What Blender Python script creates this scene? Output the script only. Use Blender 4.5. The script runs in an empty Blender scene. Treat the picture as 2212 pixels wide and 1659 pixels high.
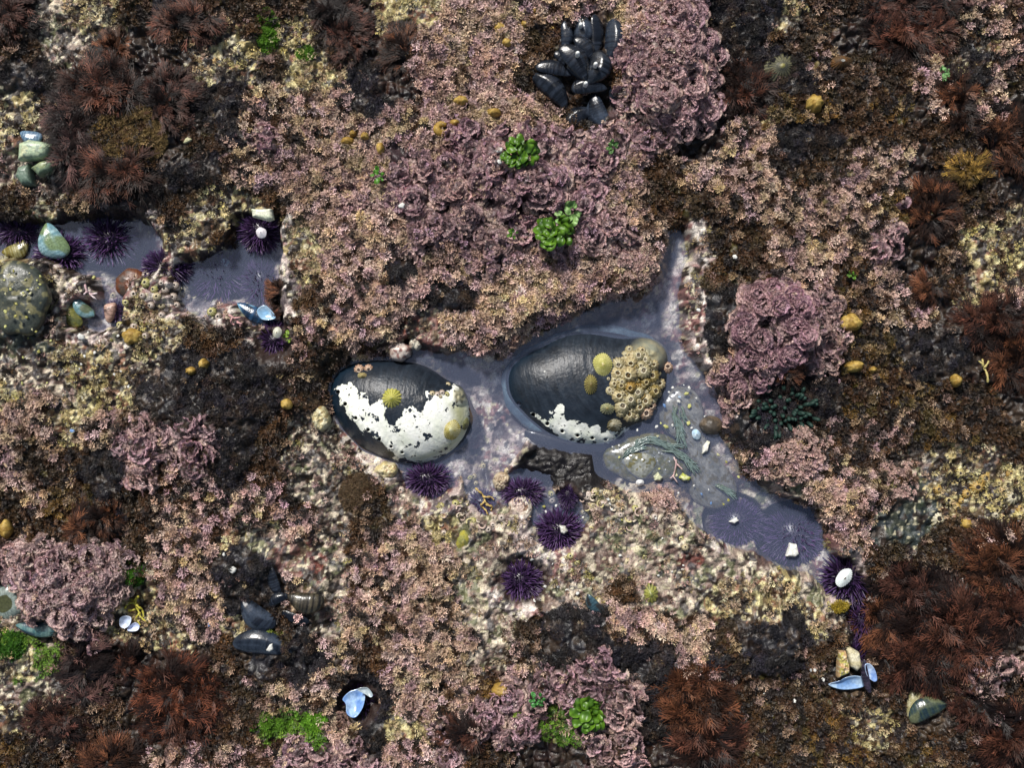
import bpy, math, random
import numpy as np
from mathutils import Vector

# ------------------------------------------------------------ camera, sky, sun
S = bpy.context.scene
H = 1.25                      # camera height over the pool surface, metres
K = 0.0005                    # metres per picture unit at the ground
cam = bpy.data.objects.new('camera', bpy.data.cameras.new('camera'))
S.collection.objects.link(cam)
cam.location = (0, 0, H)
cam.data.sensor_width = 36
cam.data.lens = 36 * (H - 0.012) / (2212 * K)
cam.data.clip_start = 0.05
cam.data.clip_end = 50
S.camera = cam
S.view_settings.view_transform = 'Standard'
S.view_settings.look = 'None'
S.view_settings.gamma = 1
S.view_settings.exposure = 0.12

SUN = Vector((-0.38, 0.80, 1.0)).normalized()
world = bpy.data.worlds.new('World'); S.world = world
world.use_nodes = True
wn = world.node_tree.nodes; wl = world.node_tree.links
bg = wn['Background']; sky = wn.new('ShaderNodeTexSky')
sky.sky_type = 'NISHITA'; sky.sun_disc = False
sky.sun_elevation = math.asin(SUN.z); sky.sun_rotation = math.atan2(SUN.x, SUN.y)
sky.air_density = 1.6; sky.dust_density = 3.0
wl.new(sky.outputs[0], bg.inputs[0]); bg.inputs[1].default_value = 0.072
sl = bpy.data.lights.new('sun', 'SUN'); sl.energy = 4.7; sl.angle = math.radians(6); sl.color = (1, 0.965, 0.92)
so = bpy.data.objects.new('sun', sl); S.collection.objects.link(so)
so.rotation_euler = SUN.to_track_quat('Z', 'Y').to_euler()

rng = np.random.default_rng(7)
random.seed(7)

# ------------------------------------------------------------ small helpers
TILES = {'A': (0, 0, 2.458), 'B': (850, 0, 2.458), 'C': (1677, 0, 2.458), 'E': (0, 500, 2.458),
         'F': (800, 780, 3.858), 'G': (1200, 780, 3.858), 'I': (1677, 640, 2.458), 'J': (0, 1273, 2.458),
         'K': (850, 1150, 2.458), 'L': (1677, 1273, 2.458), 'N': (0, 520, 4.879), 'O': (1480, 960, 4.879),
         'P': (2150, 1180, 5.18), 'Q': (980, 1130, 4.148), 'R': (1400, 520, 4.365), 'D': (0, 0, 1 / 1.165)}
def T(t, x, y):
    a, b, s = TILES[t]
    return ((a + x / s) / 1.165, (b + y / s) / 1.165)
def TS(t, r):
    return r / TILES[t][2] / 1.165
def TP(t, pts):
    return [T(t, x, y) for x, y in pts]
ZR = 0.012
def W(dx, dy, z=ZR):
    s = (H - z) / (H - ZR)
    return ((dx - 1106) * K * s, (829.5 - dy) * K * s)
def toD(x, y, z=ZR):
    s = (H - z) / (H - ZR)
    return (x / (K * s) + 1106, 829.5 - y / (K * s))

_lat = {}
def vnoise(x, y, period, seed):
    if seed not in _lat:
        _lat[seed] = np.random.default_rng(seed * 977 + 5).random((256, 256)).astype(np.float32)
    L = _lat[seed]
    u = np.asarray(x, dtype=np.float64) / period + 57.3 * (seed % 7); v = np.asarray(y, dtype=np.float64) / period + 31.7 * (seed % 5)
    iu = np.floor(u).astype(int); iv = np.floor(v).astype(int)
    fu = u - iu; fv = v - iv
    fu = fu * fu * (3 - 2 * fu); fv = fv * fv * (3 - 2 * fv)
    a = L[iu & 255, iv & 255]; b = L[(iu + 1) & 255, iv & 255]; c = L[iu & 255, (iv + 1) & 255]; d = L[(iu + 1) & 255, (iv + 1) & 255]
    return (a * (1 - fu) + b * fu) * (1 - fv) + (c * (1 - fu) + d * fu) * fv
def fbm(x, y, period, seed, octs=3):
    t = 0; a = 1; s = 0
    for o in range(octs):
        t = t + a * vnoise(x, y, period / 2.03 ** o, seed + 11 * o); s += a; a *= 0.5
    return t / s
def sst(a, b, v):
    t = np.clip((v - a) / (b - a), 0, 1)
    return t * t * (3 - 2 * t)
def cells(dx, dy, period, seed, vec=False):
    """pebble pattern: distance to the nearest jittered centre (in periods), to the second, and that pebble's own random number"""
    r = np.random.default_rng(seed); JX = r.random((128, 128)); JY = r.random((128, 128)); RN = r.random((128, 128))
    u = np.asarray(dx, float) / period; v = np.asarray(dy, float) / period; iu = np.floor(u).astype(int); iv = np.floor(v).astype(int)
    b1 = np.full(u.shape, 9.0); b2 = np.full(u.shape, 9.0); rn = np.zeros(u.shape)
    vx = vy = None
    for a in (-1, 0, 1):
        for b in (-1, 0, 1):
            ci, cj = iu + a, iv + b; A, B = ci & 127, cj & 127
            d = np.hypot(ci + JX[A, B] - u, cj + JY[A, B] - v)
            n = d < b1; b2 = np.where(n, b1, np.minimum(b2, d)); rn = np.where(n, RN[A, B], rn); b1 = np.where(n, d, b1)
            if vec: vx = np.where(n, u - ci - JX[A, B], vx if vx is not None else 0); vy = np.where(n, v - cj - JY[A, B], vy if vy is not None else 0)
    return (b1, b2, rn, vx, vy) if vec else (b1, b2, rn)
def poly_sd(px, py, poly):
    """signed distance, positive inside"""
    px = np.asarray(px, dtype=np.float64); py = np.asarray(py, dtype=np.float64)
    best = np.full(px.shape, 1e18); ins = np.zeros(px.shape, bool)
    n = len(poly)
    for i in range(n):
        x0, y0 = poly[i]; x1, y1 = poly[(i + 1) % n]
        ex, ey = x1 - x0, y1 - y0
        wx = px - x0; wy = py - y0
        t = np.clip((wx * ex + wy * ey) / (ex * ex + ey * ey + 1e-12), 0, 1)
        best = np.minimum(best, (wx - ex * t) ** 2 + (wy - ey * t) ** 2)
        if y1 != y0:
            c = ((y0 > py) != (y1 > py)) & (px < (x1 - x0) * (py - y0) / (y1 - y0) + x0)
            ins ^= c
    return np.sqrt(best) * np.where(ins, 1, -1)

# ------------------------------------------------------------ materials
def mat_base(name, rough=0.5, spec=0.5):
    m = bpy.data.materials.new(name); m.use_nodes = True
    n = m.node_tree.nodes; b = n['Principled BSDF']
    b.inputs['Roughness'].default_value = rough
    b.inputs['Specular IOR Level'].default_value = spec
    return m, n, m.node_tree.links, b
def vmat(name, rough=0.5, spec=0.5, nscale=900, var=0.35, bump=0.0, bscale=600, wet=0.0, sub=0.0, coat=0.0):
    """surface coloured by its own pigment attribute, broken up by fine noise"""
    m, n, l, b = mat_base(name, rough, spec)
    at = n.new('ShaderNodeAttribute'); at.attribute_name = 'Col'
    tc = n.new('ShaderNodeTexCoord')
    nz = n.new('ShaderNodeTexNoise'); nz.inputs['Scale'].default_value = nscale; nz.inputs['Detail'].default_value = 3
    l.new(tc.outputs['Object'], nz.inputs['Vector'])
    mr = n.new('ShaderNodeMapRange'); mr.inputs['From Min'].default_value = 0.3; mr.inputs['From Max'].default_value = 0.7
    mr.inputs['To Min'].default_value = 1 - var; mr.inputs['To Max'].default_value = 1 + var
    l.new(nz.outputs['Fac'], mr.inputs['Value'])
    mx = n.new('ShaderNodeVectorMath'); mx.operation = 'SCALE'
    l.new(at.outputs['Color'], mx.inputs[0]); l.new(mr.outputs[0], mx.inputs['Scale'])
    l.new(mx.outputs[0], b.inputs['Base Color'])
    if wet:
        n2 = n.new('ShaderNodeTexNoise'); n2.inputs['Scale'].default_value = 160; n2.inputs['Detail'].default_value = 4
        l.new(tc.outputs['Object'], n2.inputs['Vector'])
        r2 = n.new('ShaderNodeMapRange'); r2.inputs['From Min'].default_value = 0.35; r2.inputs['From Max'].default_value = 0.65
        r2.inputs['To Min'].default_value = max(0.05, rough - wet); r2.inputs['To Max'].default_value = rough + wet * 0.5
        l.new(n2.outputs['Fac'], r2.inputs['Value']); l.new(r2.outputs[0], b.inputs['Roughness'])
    if bump:
        n3 = n.new('ShaderNodeTexNoise'); n3.inputs['Scale'].default_value = bscale; n3.inputs['Detail'].default_value = 4
        l.new(tc.outputs['Object'], n3.inputs['Vector'])
        bp = n.new('ShaderNodeBump'); bp.inputs['Strength'].default_value = bump; bp.inputs['Distance'].default_value = 0.001
        l.new(n3.outputs['Fac'], bp.inputs['Height']); l.new(bp.outputs[0], b.inputs['Normal'])
    if sub:
        b.inputs['Subsurface Weight'].default_value = sub; b.inputs['Subsurface Radius'].default_value = (0.004, 0.004, 0.003)
        b.inputs['Subsurface Scale'].default_value = 0.5
    if coat:
        b.inputs['Coat Weight'].default_value = coat; b.inputs['Coat Roughness'].default_value = 0.12
    return m
M = {}
M['turf'] = vmat('coralline_turf', 0.55, 0.4, 500, 0.25)
M['weed'] = vmat('wet_seaweed', 0.55, 0.25, 500, 0.3)
M['ground'] = vmat('wet_crusted_rock', 0.5, 0.5, 700, 0.5, bump=0.7, bscale=700, wet=0.25)
M['fuzz'] = vmat('fuzzy_algae', 0.8, 0.2, 900, 0.35)
M['spine'] = vmat('urchin_spine', 0.35, 0.5, 400, 0.2)
M['shell'] = vmat('wet_shell', 0.32, 0.5, 900, 0.3, bump=0.35, bscale=900, wet=0.1)
M['stone'] = vmat('wet_stone', 0.45, 0.5, 500, 0.3, bump=0.4, bscale=400, wet=0.15)
M['flesh'] = vmat('anemone_flesh', 0.25, 0.5, 350, 0.3, bump=0.25, bscale=300, coat=0.4)
M['leaf'] = vmat('green_leaf', 0.4, 0.35, 300, 0.25)
M['pearl'] = vmat('pearly_shell', 0.2, 0.6, 300, 0.2, coat=0.5)

# ------------------------------------------------------------ mesh building
COL = S.collection
def mesh_np(name, V, Q, C=None, mat=None, smooth=True, extra=None, matidx=None):
    """V (n,3), Q (m,4) quads (a repeated last index means a triangle is not allowed), C (n,3)"""
    me = bpy.data.meshes.new(name)
    V = np.ascontiguousarray(V, dtype=np.float32); Q = np.ascontiguousarray(Q, dtype=np.int32)
    k = Q.shape[1]
    me.vertices.add(len(V)); me.vertices.foreach_set('co', V.ravel())
    me.loops.add(Q.size); me.loops.foreach_set('vertex_index', Q.ravel())
    me.polygons.add(len(Q)); me.polygons.foreach_set('loop_start', np.arange(0, Q.size, k, dtype=np.int32))
    try: me.polygons.foreach_set('loop_total', np.full(len(Q), k, dtype=np.int32))
    except Exception: pass
    me.polygons.foreach_set('use_smooth', np.full(len(Q), smooth, dtype=bool))
    if C is not None:
        a = me.color_attributes.new('Col', 'FLOAT_COLOR', 'POINT')
        cc = np.ones((len(V), 4), dtype=np.float32); cc[:, :3] = C
        a.data.foreach_set('color', cc.ravel())
    if extra:
        for kx, arr in extra.items():
            a = me.attributes.new(kx, 'FLOAT', 'POINT'); a.data.foreach_set('value', np.asarray(arr, dtype=np.float32))
    me.update(calc_edges=True)
    if mat: me.materials.append(mat)
    return me
def obj(name, me, parent=None, loc=None, label=None, cat=None, group=None, kind=None, rz=0.0):
    o = bpy.data.objects.new(name, me); COL.objects.link(o)
    if parent is not None: o.parent = parent
    if loc is not None: o.location = loc
    if rz: o.rotation_euler = (0, 0, rz)
    if label: o['label'] = label
    if cat: o['category'] = cat
    if group: o['group'] = group
    if kind: o['kind'] = kind
    return o
def cat_geo(parts):
    Vs, Qs, Cs = [], [], []; off = 0
    for V, Q, C in parts:
        Vs.append(V); Qs.append(Q + off); Cs.append(C); off += len(V)
    return np.concatenate(Vs), np.concatenate(Qs), np.concatenate(Cs)
def frames(d, spin):
    """rotation matrices whose z column is d, spun about it"""
    d = d / np.linalg.norm(d, axis=1, keepdims=True)
    ref = np.where(np.abs(d[:, 2:3]) > 0.95, np.array([[1.0, 0, 0]]), np.array([[0, 0, 1.0]]))
    x = np.cross(ref, d); x /= np.linalg.norm(x, axis=1, keepdims=True); y = np.cross(d, x)
    c = np.cos(spin)[:, None]; s = np.sin(spin)[:, None]
    return np.stack([x * c + y * s, -x * s + y * c, d], axis=2)
def yaw_frames(a, tx=None, ty=None):
    """yaw by a after tilting about y by ty (leaning the local +x downwards when positive)"""
    n = len(a); R = np.zeros((n, 3, 3)); c, s = np.cos(a), np.sin(a)
    t = np.zeros(n) if ty is None else ty
    ct, st = np.cos(t), np.sin(t)
    # Rz(a) @ Ry(t)
    R[:, 0, 0] = c * ct; R[:, 0, 1] = -s; R[:, 0, 2] = c * st
    R[:, 1, 0] = s * ct; R[:, 1, 1] = c; R[:, 1, 2] = s * st
    R[:, 2, 0] = -st; R[:, 2, 2] = ct
    return R
def instance(tmpls, pos, R, scale, base, tip):
    """stamp templates [(V,Q,T)] at pos (M,3)"""
    M_ = len(pos); pick = rng.integers(0, len(tmpls), M_); out = []
    for k, (V, Q, Tt) in enumerate(tmpls):
        idx = np.nonzero(pick == k)[0]
        if not len(idx): continue
        P = np.einsum('mij,nj->mni', R[idx] * scale[idx][:, None, None], V) + pos[idx][:, None, :]
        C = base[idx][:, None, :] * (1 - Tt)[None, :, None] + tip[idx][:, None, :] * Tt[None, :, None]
        QQ = Q[None] + (np.arange(len(idx)) * len(V))[:, None, None]
        out.append((P.reshape(-1, 3), QQ.reshape(-1, Q.shape[1]), C.reshape(-1, 3)))
    return cat_geo(out)
def strip(pts, widths, side, ts):
    """a narrow blade along pts"""
    V = []; Tt = []
    for p, w, t in zip(pts, widths, ts):
        V.append(p - side * w / 2); V.append(p + side * w / 2); Tt += [t, t]
    Q = [[2 * i, 2 * i + 1, 2 * i + 3, 2 * i + 2] for i in range(len(pts) - 1)]
    return np.array(V), np.array(Q), np.array(Tt)
def join3(parts):
    Vs, Qs, Ts = [], [], []; off = 0
    for V, Q, t in parts:
        Vs.append(V); Qs.append(Q + off); Ts.append(t); off += len(V)
    return np.concatenate(Vs), np.concatenate(Qs), np.concatenate(Ts)
def tube(pts, radii, sides=6, ts=None):
    pts = np.array(pts, float); n = len(pts); V = []; Tt = []
    for i in range(n):
        d = pts[min(i + 1, n - 1)] - pts[max(i - 1, 0)]; d = d / (np.linalg.norm(d) + 1e-12)
        ref = np.array([0, 0, 1.0]) if abs(d[2]) < 0.9 else np.array([1.0, 0, 0])
        x = np.cross(ref, d); x /= np.linalg.norm(x); y = np.cross(d, x)
        for k in range(sides):
            a = 2 * math.pi * k / sides
            V.append(pts[i] + radii[i] * (math.cos(a) * x + math.sin(a) * y)); Tt.append(i / (n - 1) if ts is None else ts[i])
    Q = [[i * sides + k, i * sides + (k + 1) % sides, (i + 1) * sides + (k + 1) % sides, (i + 1) * sides + k] for i in range(n - 1) for k in range(sides)]
    # close the tip
    V.append(pts[-1]); V.append(pts[-1]); Tt += [1, 1]
    e = len(V) - 2
    for k in range(0, sides, 1):
        Q.append([(n - 1) * sides + k, (n - 1) * sides + (k + 1) % sides, e + 1, e])
    return np.array(V), np.array(Q), np.array(Tt)

# templates in millimetres (scaled on placing)
def tuft_tmpl(seed, nb=9, lo=0.2, hi=1.15, L=5.0, w=1.0):
    r = np.random.default_rng(seed); parts = []
    for k in range(nb):
        az = 2 * math.pi * (k + r.random() * 0.8) / nb; el = r.uniform(lo, hi); ln = L * r.uniform(0.6, 1.15)
        d = np.array([math.cos(az) * math.cos(el), math.sin(az) * math.cos(el), math.sin(el)])
        side = np.array([-math.sin(az), math.cos(az), r.uniform(-0.5, 0.5)]); side /= np.linalg.norm(side)
        p0 = d * ln * 0.15; p1 = d * ln * 0.6 + side * r.uniform(-.4, .4)
        parts.append(strip([p0, p1], [w * .6, w], side, [0, .55]))
        for s in (-1, 1):
            p2 = p1 + d * ln * .3 + side * s * ln * .2 + np.array([0, 0, r.uniform(-.2, .7)])
            p3 = p2 + (p2 - p1) * 0.45 + np.array([0, 0, r.uniform(-.6, .3)])
            sd = np.cross(p2 - p1, [0, 0, 1.0]); sd = sd / (np.linalg.norm(sd) + 1e-9) + np.array([0, 0, r.uniform(-.4, .4)])
            j = r.uniform(-.25, .3); parts.append(strip([p1, p2, p3], [w * .85, w * .75, w * .55], sd, [.5, .8 + j, 1.05 + j]))
    return join3(parts)
def fan_tmpl(seed, L=13.0):
    """flat branching frond, fanning out along +x"""
    r = np.random.default_rng(seed); parts = []
    def lift(p):
        rr = math.hypot(p[0], p[1]); a = math.atan2(p[1], p[0])
        return np.array([p[0], p[1], 1.1 * math.sin(a * 7 + seed) * (rr / L) + 0.02 * rr * rr * -0.6 + r.uniform(-.25, .25)])
    def seg(p, a, ln, w, t0, t1):
        q = p + ln * np.array([math.cos(a), math.sin(a)])
        side = np.array([-math.sin(a), math.cos(a), r.uniform(-.35, .35)])
        j = r.uniform(-.22, .22); parts.append(strip([lift(p), lift(q)], [w * .75, w * 0.7], side, [max(0, t0 + j), t1 + j])); return q
    n0 = 6
    for i in range(n0):
        a = -1.15 + 2.3 * (i + .5) / n0 + r.uniform(-.1, .1)
        p = seg(np.zeros(2), a, L * .42 * r.uniform(.85, 1.1), 1.5, 0, .3)
        for j in (-1, 0, 1):
            a1 = a + j * .33 + r.uniform(-.08, .08)
            p1 = seg(p, a1, L * .26 * r.uniform(.8, 1.2), 1.5, .3, .6)
            for k in (-1, 0, 1):
                a2 = a1 + k * .55 + r.uniform(-.2, .2)
                p2 = seg(p1, a2, L * .17 * r.uniform(.7, 1.25), 1.25, .6, .85)
                b = np.append(p2, 0); up = r.uniform(0.6, 2.4)
                e = lift(p2) + np.array([math.cos(a2) * 1.0, math.sin(a2) * 1.0, up])
                sd = np.array([-math.sin(a2), math.cos(a2), r.uniform(-.3, .3)])
                parts.append(strip([lift(p2), e], [.95, .7], sd, [.75 + r.uniform(-.3, .2), 1.1 + r.uniform(-.35, .5)]))
    return join3(parts)
TUFT = [tuft_tmpl(s) for s in range(6)]
TUFTS = [tuft_tmpl(s + 50, nb=6, L=4.0, w=.9) for s in range(4)]
FAN = [fan_tmpl(s) for s in range(8)]
def tile(c, n): return np.tile(np.array(c, float), (n, 1))
# ------------------------------------------------------------ the reef: what grows where
COVER = """
bcyybdbbbbrryytttttttpddybbrrbtt
bcccrbyyyybrytttmmmpppddbbrrrbyt
ddrrrryybyydrtttmmmppprrdtbbtydb
yyrrrbddtttdtttttmmpppryooborttr
ycroorbdptttttpppppptrttddbbbbrr
ccrooddtttttppppppptbtttbbttrbrr
bybdrbyybtttppppppptbbbttttorbby
wwwwwyybwytttppppppptwbbtbtprbyy
ycwwwwwwwyttdttptttttwbbttbtrbyy
kcwwywwwwbtttddtttttwwddppottryt
kkwwyybbwttteetttttwwwddppooddrr
ccyycddddtbeccwwwwwwwwtdppooddrr
ytcydddddbwwwwwwwwwwwwppddooobbr
ttytpppdbcwwwwwwwwwwwwwddbttoobb
tbbdptpdbccwwwwwwwwwwwwttttbcyyy
btodbttttccbcwwwwwccttwcctttkyyy
bbbrbttyctcbtyccwwccccwwwwtkkbtb
ppppbttddectttccwwcccecccwwbbbrr
cpppyttddtctttcwwccbccyyycwwrrrr
gcpyyytybdctttccbddtttbddycrrrrr
ygbrrbrbddtbtttctdpddtdddbbrrbpp
ccrbrrrbtttdtttoppppdrtbbbbbrbpb
ycbbrrrbggtdyppppgppdrrbboyybbbr
obbrrttttpppttpbrrpprrrbboobobrr
""".split()
assert len(COVER) == 24 and all(len(r) == 32 for r in COVER), [len(r) for r in COVER]
KINDSTR = 'tpycekdbrogmw'
CG = np.array([[KINDSTR.index(c) for c in r] for r in COVER])
def mir(k, n):
    k = k % (2 * n); return np.where(k >= n, 2 * n - 1 - k, k)
def cover_kind(dx, dy):
    """which cover grows here: soft cell borders broken up by a noise of its own per kind"""
    wx = dx + 60 * (fbm(dx, dy, 150, 3) - .5); wy = dy + 60 * (fbm(dx, dy, 150, 5) - .5)
    u = wx / 69.125 - .5; v = wy / 69.125 - .5; iu = np.floor(u).astype(int); iv = np.floor(v).astype(int); fu = u - iu; fv = v - iv
    best = np.full(np.shape(dx), -9.0); arg = np.zeros(np.shape(dx), int)
    c00, c10, c01, c11 = [CG[mir(iv + b, 24), mir(iu + a, 32)] for a, b in ((0, 0), (1, 0), (0, 1), (1, 1))]
    for k in range(13):
        s = (c00 == k) * (1 - fu) * (1 - fv) + (c10 == k) * fu * (1 - fv) + (c01 == k) * (1 - fu) * fv + (c11 == k) * fu * fv
        has = s > 0; s = np.where(has, s, -5) + 1.5 * (fbm(dx, dy, 52, 201 + k, 3) - .5)
        n = s > best; best = np.where(n, s, best); arg = np.where(n, k, arg)
    return arg
def smooth_field(dx, dy, table):
    """bilinear blend of a value per cover kind"""
    tab = np.array([table.get(c, 0.0) for c in KINDSTR])[CG]
    u = dx / 69.125 - .5; v = dy / 69.125 - .5
    iu = np.floor(u).astype(int); iv = np.floor(v).astype(int); fu = u - iu; fv = v - iv
    fu = fu * fu * (3 - 2 * fu); fv = fv * fv * (3 - 2 * fv)
    g = lambda a, b: tab[mir(b, 24), mir(a, 32)]
    return (g(iu, iv) * (1 - fu) + g(iu + 1, iv) * fu) * (1 - fv) + (g(iu, iv + 1) * (1 - fu) + g(iu + 1, iv + 1) * fu) * fv

PALE = '''
2434468867733224
2122556774883434
4223578878744543
3323678888646553
3444567886635544
4543366766735322
6642237777734222
6343358877756233
3246547888766645
6556446768755332
4524556534435212
2232465453322332
'''.split()
PALEG = np.array([[int(c) for c in r] for r in PALE]) / 9.0  # real weed patches, plus vignetting painted as darker growth along the edges
def pale_share(dx, dy):
    """share of pale coralline heads among the dark weed at a place, with edge vignetting worked into it"""
    u = dx / 138.25 - .5; v = dy / 138.25 - .5; iu = np.floor(u).astype(int); iv = np.floor(v).astype(int); fu = u - iu; fv = v - iv
    g = lambda a, b: PALEG[mir(b, 12), mir(a, 16)]
    return (g(iu, iv) * (1 - fu) + g(iu + 1, iv) * fu) * (1 - fv) + (g(iu, iv + 1) * (1 - fu) + g(iu + 1, iv + 1) * fu) * fv
def lobe_cells(dx, dy, vec=False):
    return cells(dx + 22 * fbm(dx, dy, 40, 12), dy + 22 * fbm(dx, dy, 40, 13), 46, 305, vec)
POOL1 = [(1447, 500), (1470, 490), (1480, 520), (1490, 560), (1474, 600), (1464, 640), (1466, 700), (1482, 760), (1512, 800), (1545, 830),
         (1562, 880), (1556, 930), (1580, 975), (1606, 1015), (1650, 1062), (1720, 1082), (1772, 1100), (1785, 1150), (1792, 1192), (1835, 1225),
         (1870, 1275), (1845, 1300), (1795, 1275), (1760, 1240), (1700, 1228), (1640, 1192), (1590, 1187), (1535, 1162), (1495, 1125), (1470, 1095),
         (1420, 1052), (1370, 1045), (1352, 1030), (1338, 1002), (1312, 978), (1270, 966), (1235, 974), (1205, 962), (1170, 966), (1140, 950), (1122, 962), (1110, 988), (1085, 1040), (1075, 1090), (1045, 1118), (1012, 1092), (1003, 1045),
         (990, 1015), (985, 1050), (930, 1075), (880, 1050), (858, 1005), (840, 985), (900, 900), (900, 800), (880, 775), (880, 745), (900, 755), (960, 768), (1000, 755),
         (1050, 783), (1100, 768), (1130, 738), (1180, 712), (1230, 692), (1290, 660), (1340, 640), (1400, 620), (1422, 590), (1430, 545)]
POOL2 = [(-60, 472), (90, 488), (170, 468), (230, 464), (300, 478), (342, 515), (350, 556), (318, 585), (275, 595), (262, 620), (262, 690), (205, 712), (150, 705), (165, 665), (215, 640),
         (205, 600), (160, 582), (120, 560), (95, 550), (40, 555), (-60, 562)]
POOL3 = [(378, 600), (400, 572), (440, 556), (495, 532), (515, 480), (606, 472), (596, 515), (608, 548), (592, 585), (603, 615), (594, 650), (610, 700), (540, 704), (515, 655), (480, 650), (455, 655), (428, 690), (395, 668), (385, 635)]
POOL4 = [(1208 + 60 * math.cos(a), 1122 + 56 * math.sin(a)) for a in np.linspace(0, 6.28, 17)[:-1]]
POOL5 = [(1135 + 62 * math.cos(a), 1060 + 42 * math.sin(a)) for a in np.linspace(0, 6.28, 17)[:-1]]
POOL6 = [(1830, 1320), (1870, 1310), (1880, 1360), (1860, 1420), (1830, 1430), (1840, 1380)]
POOLS = [POOL1, POOL2, POOL3, POOL4, POOL5, POOL6]
def lump(dx, dy, cx, cy, rx, ry, h, p=1.5):
    q = ((dx - cx) / rx) ** 2 + ((dy - cy) / ry) ** 2
    return h * np.clip(1 - q, 0, 1) ** p
HOFF = dict(t=.004, p=.010, y=.0, c=-.005, e=-.004, k=.004, d=.008, b=.002, r=.0, o=.004, g=.0, m=-.004, w=-.002)
MOUNDS = [(1440, 150, 120, 190, .018), (40, 640, 85, 100, .016), (150, 1260, 150, 120, .014), (1720, 985, 95, 70, .016), (1828, 1087, 52, 50, .011), (1940, 1040, 52, 50, .012),
          (1060, 420, 380, 260, .012), (1660, 700, 130, 130, .01), (430, 940, 180, 140, .008), (270, 290, 190, 200, .010), (1250, 400, 200, 160, .008), (1280, 1380, 120, 100, .012),
          (1640, 1390, 130, 90, .010), (540, 1220, 75, 80, .010), (520, 350, 120, 90, .010), (1300, 1500, 110, 110, .008), (2060, 1330, 200, 180, .008)]
PITS = [(1130, 1252, 75, 62, -.026), (775, 1510, 62, 66, -.03), (1235, 1000, 135, 62, -.03), (860, 560, 26, 26, -.016), (1225, 1075, 34, 42, -.014), (1208, 1150, 62, 62, -.012), (560, 490, 55, 55, -.010),
        (600, 745, 60, 60, -.016), (350, 580, 60, 40, -.010), (1830, 1440, 70, 60, -.008), (1780, 30, 100, 60, -.008), (1450, 470, 40, 60, -.012), (300, 1290, 40, 40, -.010), (1690, 680, 26, 26, -.014),
        (1210, 500, 45, 50, -.006), (1122, 345, 40, 36, -.006)]
def ground_height(dx, dy):
    w1 = 22 * (fbm(dx, dy, 30, 21) - .5); w2 = 22 * (fbm(dx, dy, 30, 22) - .5)
    sd = np.full(np.shape(dx), -1e9)
    for P in POOLS: sd = np.maximum(sd, poly_sd(dx + w1, dy + w2, P))
    h = .020 + smooth_field(dx, dy, HOFF)
    h = h + .016 * (fbm(dx, dy, 260, 31) - .5) + .010 * (fbm(dx, dy, 90, 32) - .5)
    rough = .008 + 0 * h
    n = fbm(dx, dy, 42, 33, 3)
    h = h + rough * (1 - 2 * np.abs(n - .5) * 1.8) * .9
    h = h + .0032 * (fbm(dx, dy, 15, 34, 2) - .5) + .0022 * (vnoise(dx, dy, 6.5, 35) - .5) + .0013 * (vnoise(dx, dy, 3.3, 36) - .5)
    for m in MOUNDS: h = h + lump(dx, dy, *m)
    for m in PITS: h = h + lump(dx, dy, *m)
    h = np.maximum(h, .0045 + .003 * (fbm(dx, dy, 20, 37) - .3))
    bank = sst(0, 17, -sd)
    depth = -.005 - .022 * sst(0, 60, sd) + .016 * (fbm(dx, dy, 60, 38) - .45) * sst(3, 30, sd) + .006 * (fbm(dx, dy, 18, 39, 2) - .5) + .0016 * (vnoise(dx, dy, 5, 40) - .5)
    depth = np.minimum(depth, -.0015)
    arm = sst(1500, 1540, dx) * sst(1060, 1085, dy); depth = depth * (1 - arm) + arm * (-.0045 - .003 * fbm(dx, dy, 24, 41, 3))
    depth = depth - .020 * sst(0, .22, lump(dx, dy, 1716, 1160, 82, 76, 1, 1)) - .018 * sst(0, .22, lump(dx, dy, 1592, 1128, 70, 61, 1, 1))
    depth = depth - lump(dx, dy, 240, 545, 110, 60, .018) - lump(dx, dy, 490, 590, 110, 80, .02)
    out = np.where(sd > 0, depth, -.0015 + (h + .0015) * (.12 * sst(0, 3, -sd) + .88 * bank))
    return out, sd

fx, fy = .62, .475
far = np.array([.86, .9, .96, 1.05, 1.2, 1.5, 2.0, 2.8, 4.0])
def axis(f, e):
    mid = np.arange(-f, f, .0015); out_ = np.arange(f + .003, e, .003); fr = far + (e - .85)
    return np.concatenate([-fr[::-1], -out_[::-1], mid, out_, fr])
xs, ys = axis(fx, .85), axis(fy, .70)
GX, GY = np.meshgrid(xs, ys)
DX, DY = toD(GX, GY)
KIND = cover_kind(DX, DY)
PB1, PB2, PRN = cells(DX, DY, 13, 301); QB1, QB2, QRN = cells(DX + 3 * fbm(DX, DY, 9, 8), DY, 6.5, 302); SB1, SB2, SRN = cells(DX + 10 * fbm(DX, DY, 20, 9), DY + 10 * fbm(DX, DY, 20, 10), 27, 303)
GZ, SD = ground_height(DX, DY)
crusty = np.isin(KIND, [KINDSTR.index(c) for c in 'cyew']).astype(float)
pebb = .25 + .75 * sst(.42, .6, fbm(DX, DY, 60, 304, 3))
GZ = GZ + crusty * pebb * (.0023 * np.clip(PB2 - PB1, 0, .5) * (.4 + PRN) * 2 + .0009 * np.clip(QB2 - QB1, 0, .5) * 2 - .0022) * np.where(SD > 0, .5, 1)
GZ = GZ + (1 - crusty) * (SD < 0) * np.where(np.isin(KIND, [KINDSTR.index('d'), KINDSTR.index('k')]), .35, 1) * (.006 * (np.clip(SB2 - SB1, 0, .45) * 2.2 - .45) * (.4 + SRN))
LB1, LB2, LRN = lobe_cells(DX, DY); pk = (KIND == KINDSTR.index('p')) & (SD < -4)
GZ = GZ + pk * (.0125 * np.clip(1 - LB1 ** 2 * 2.8, -.6, 1) * (.45 + .9 * LRN) - .002)
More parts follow.
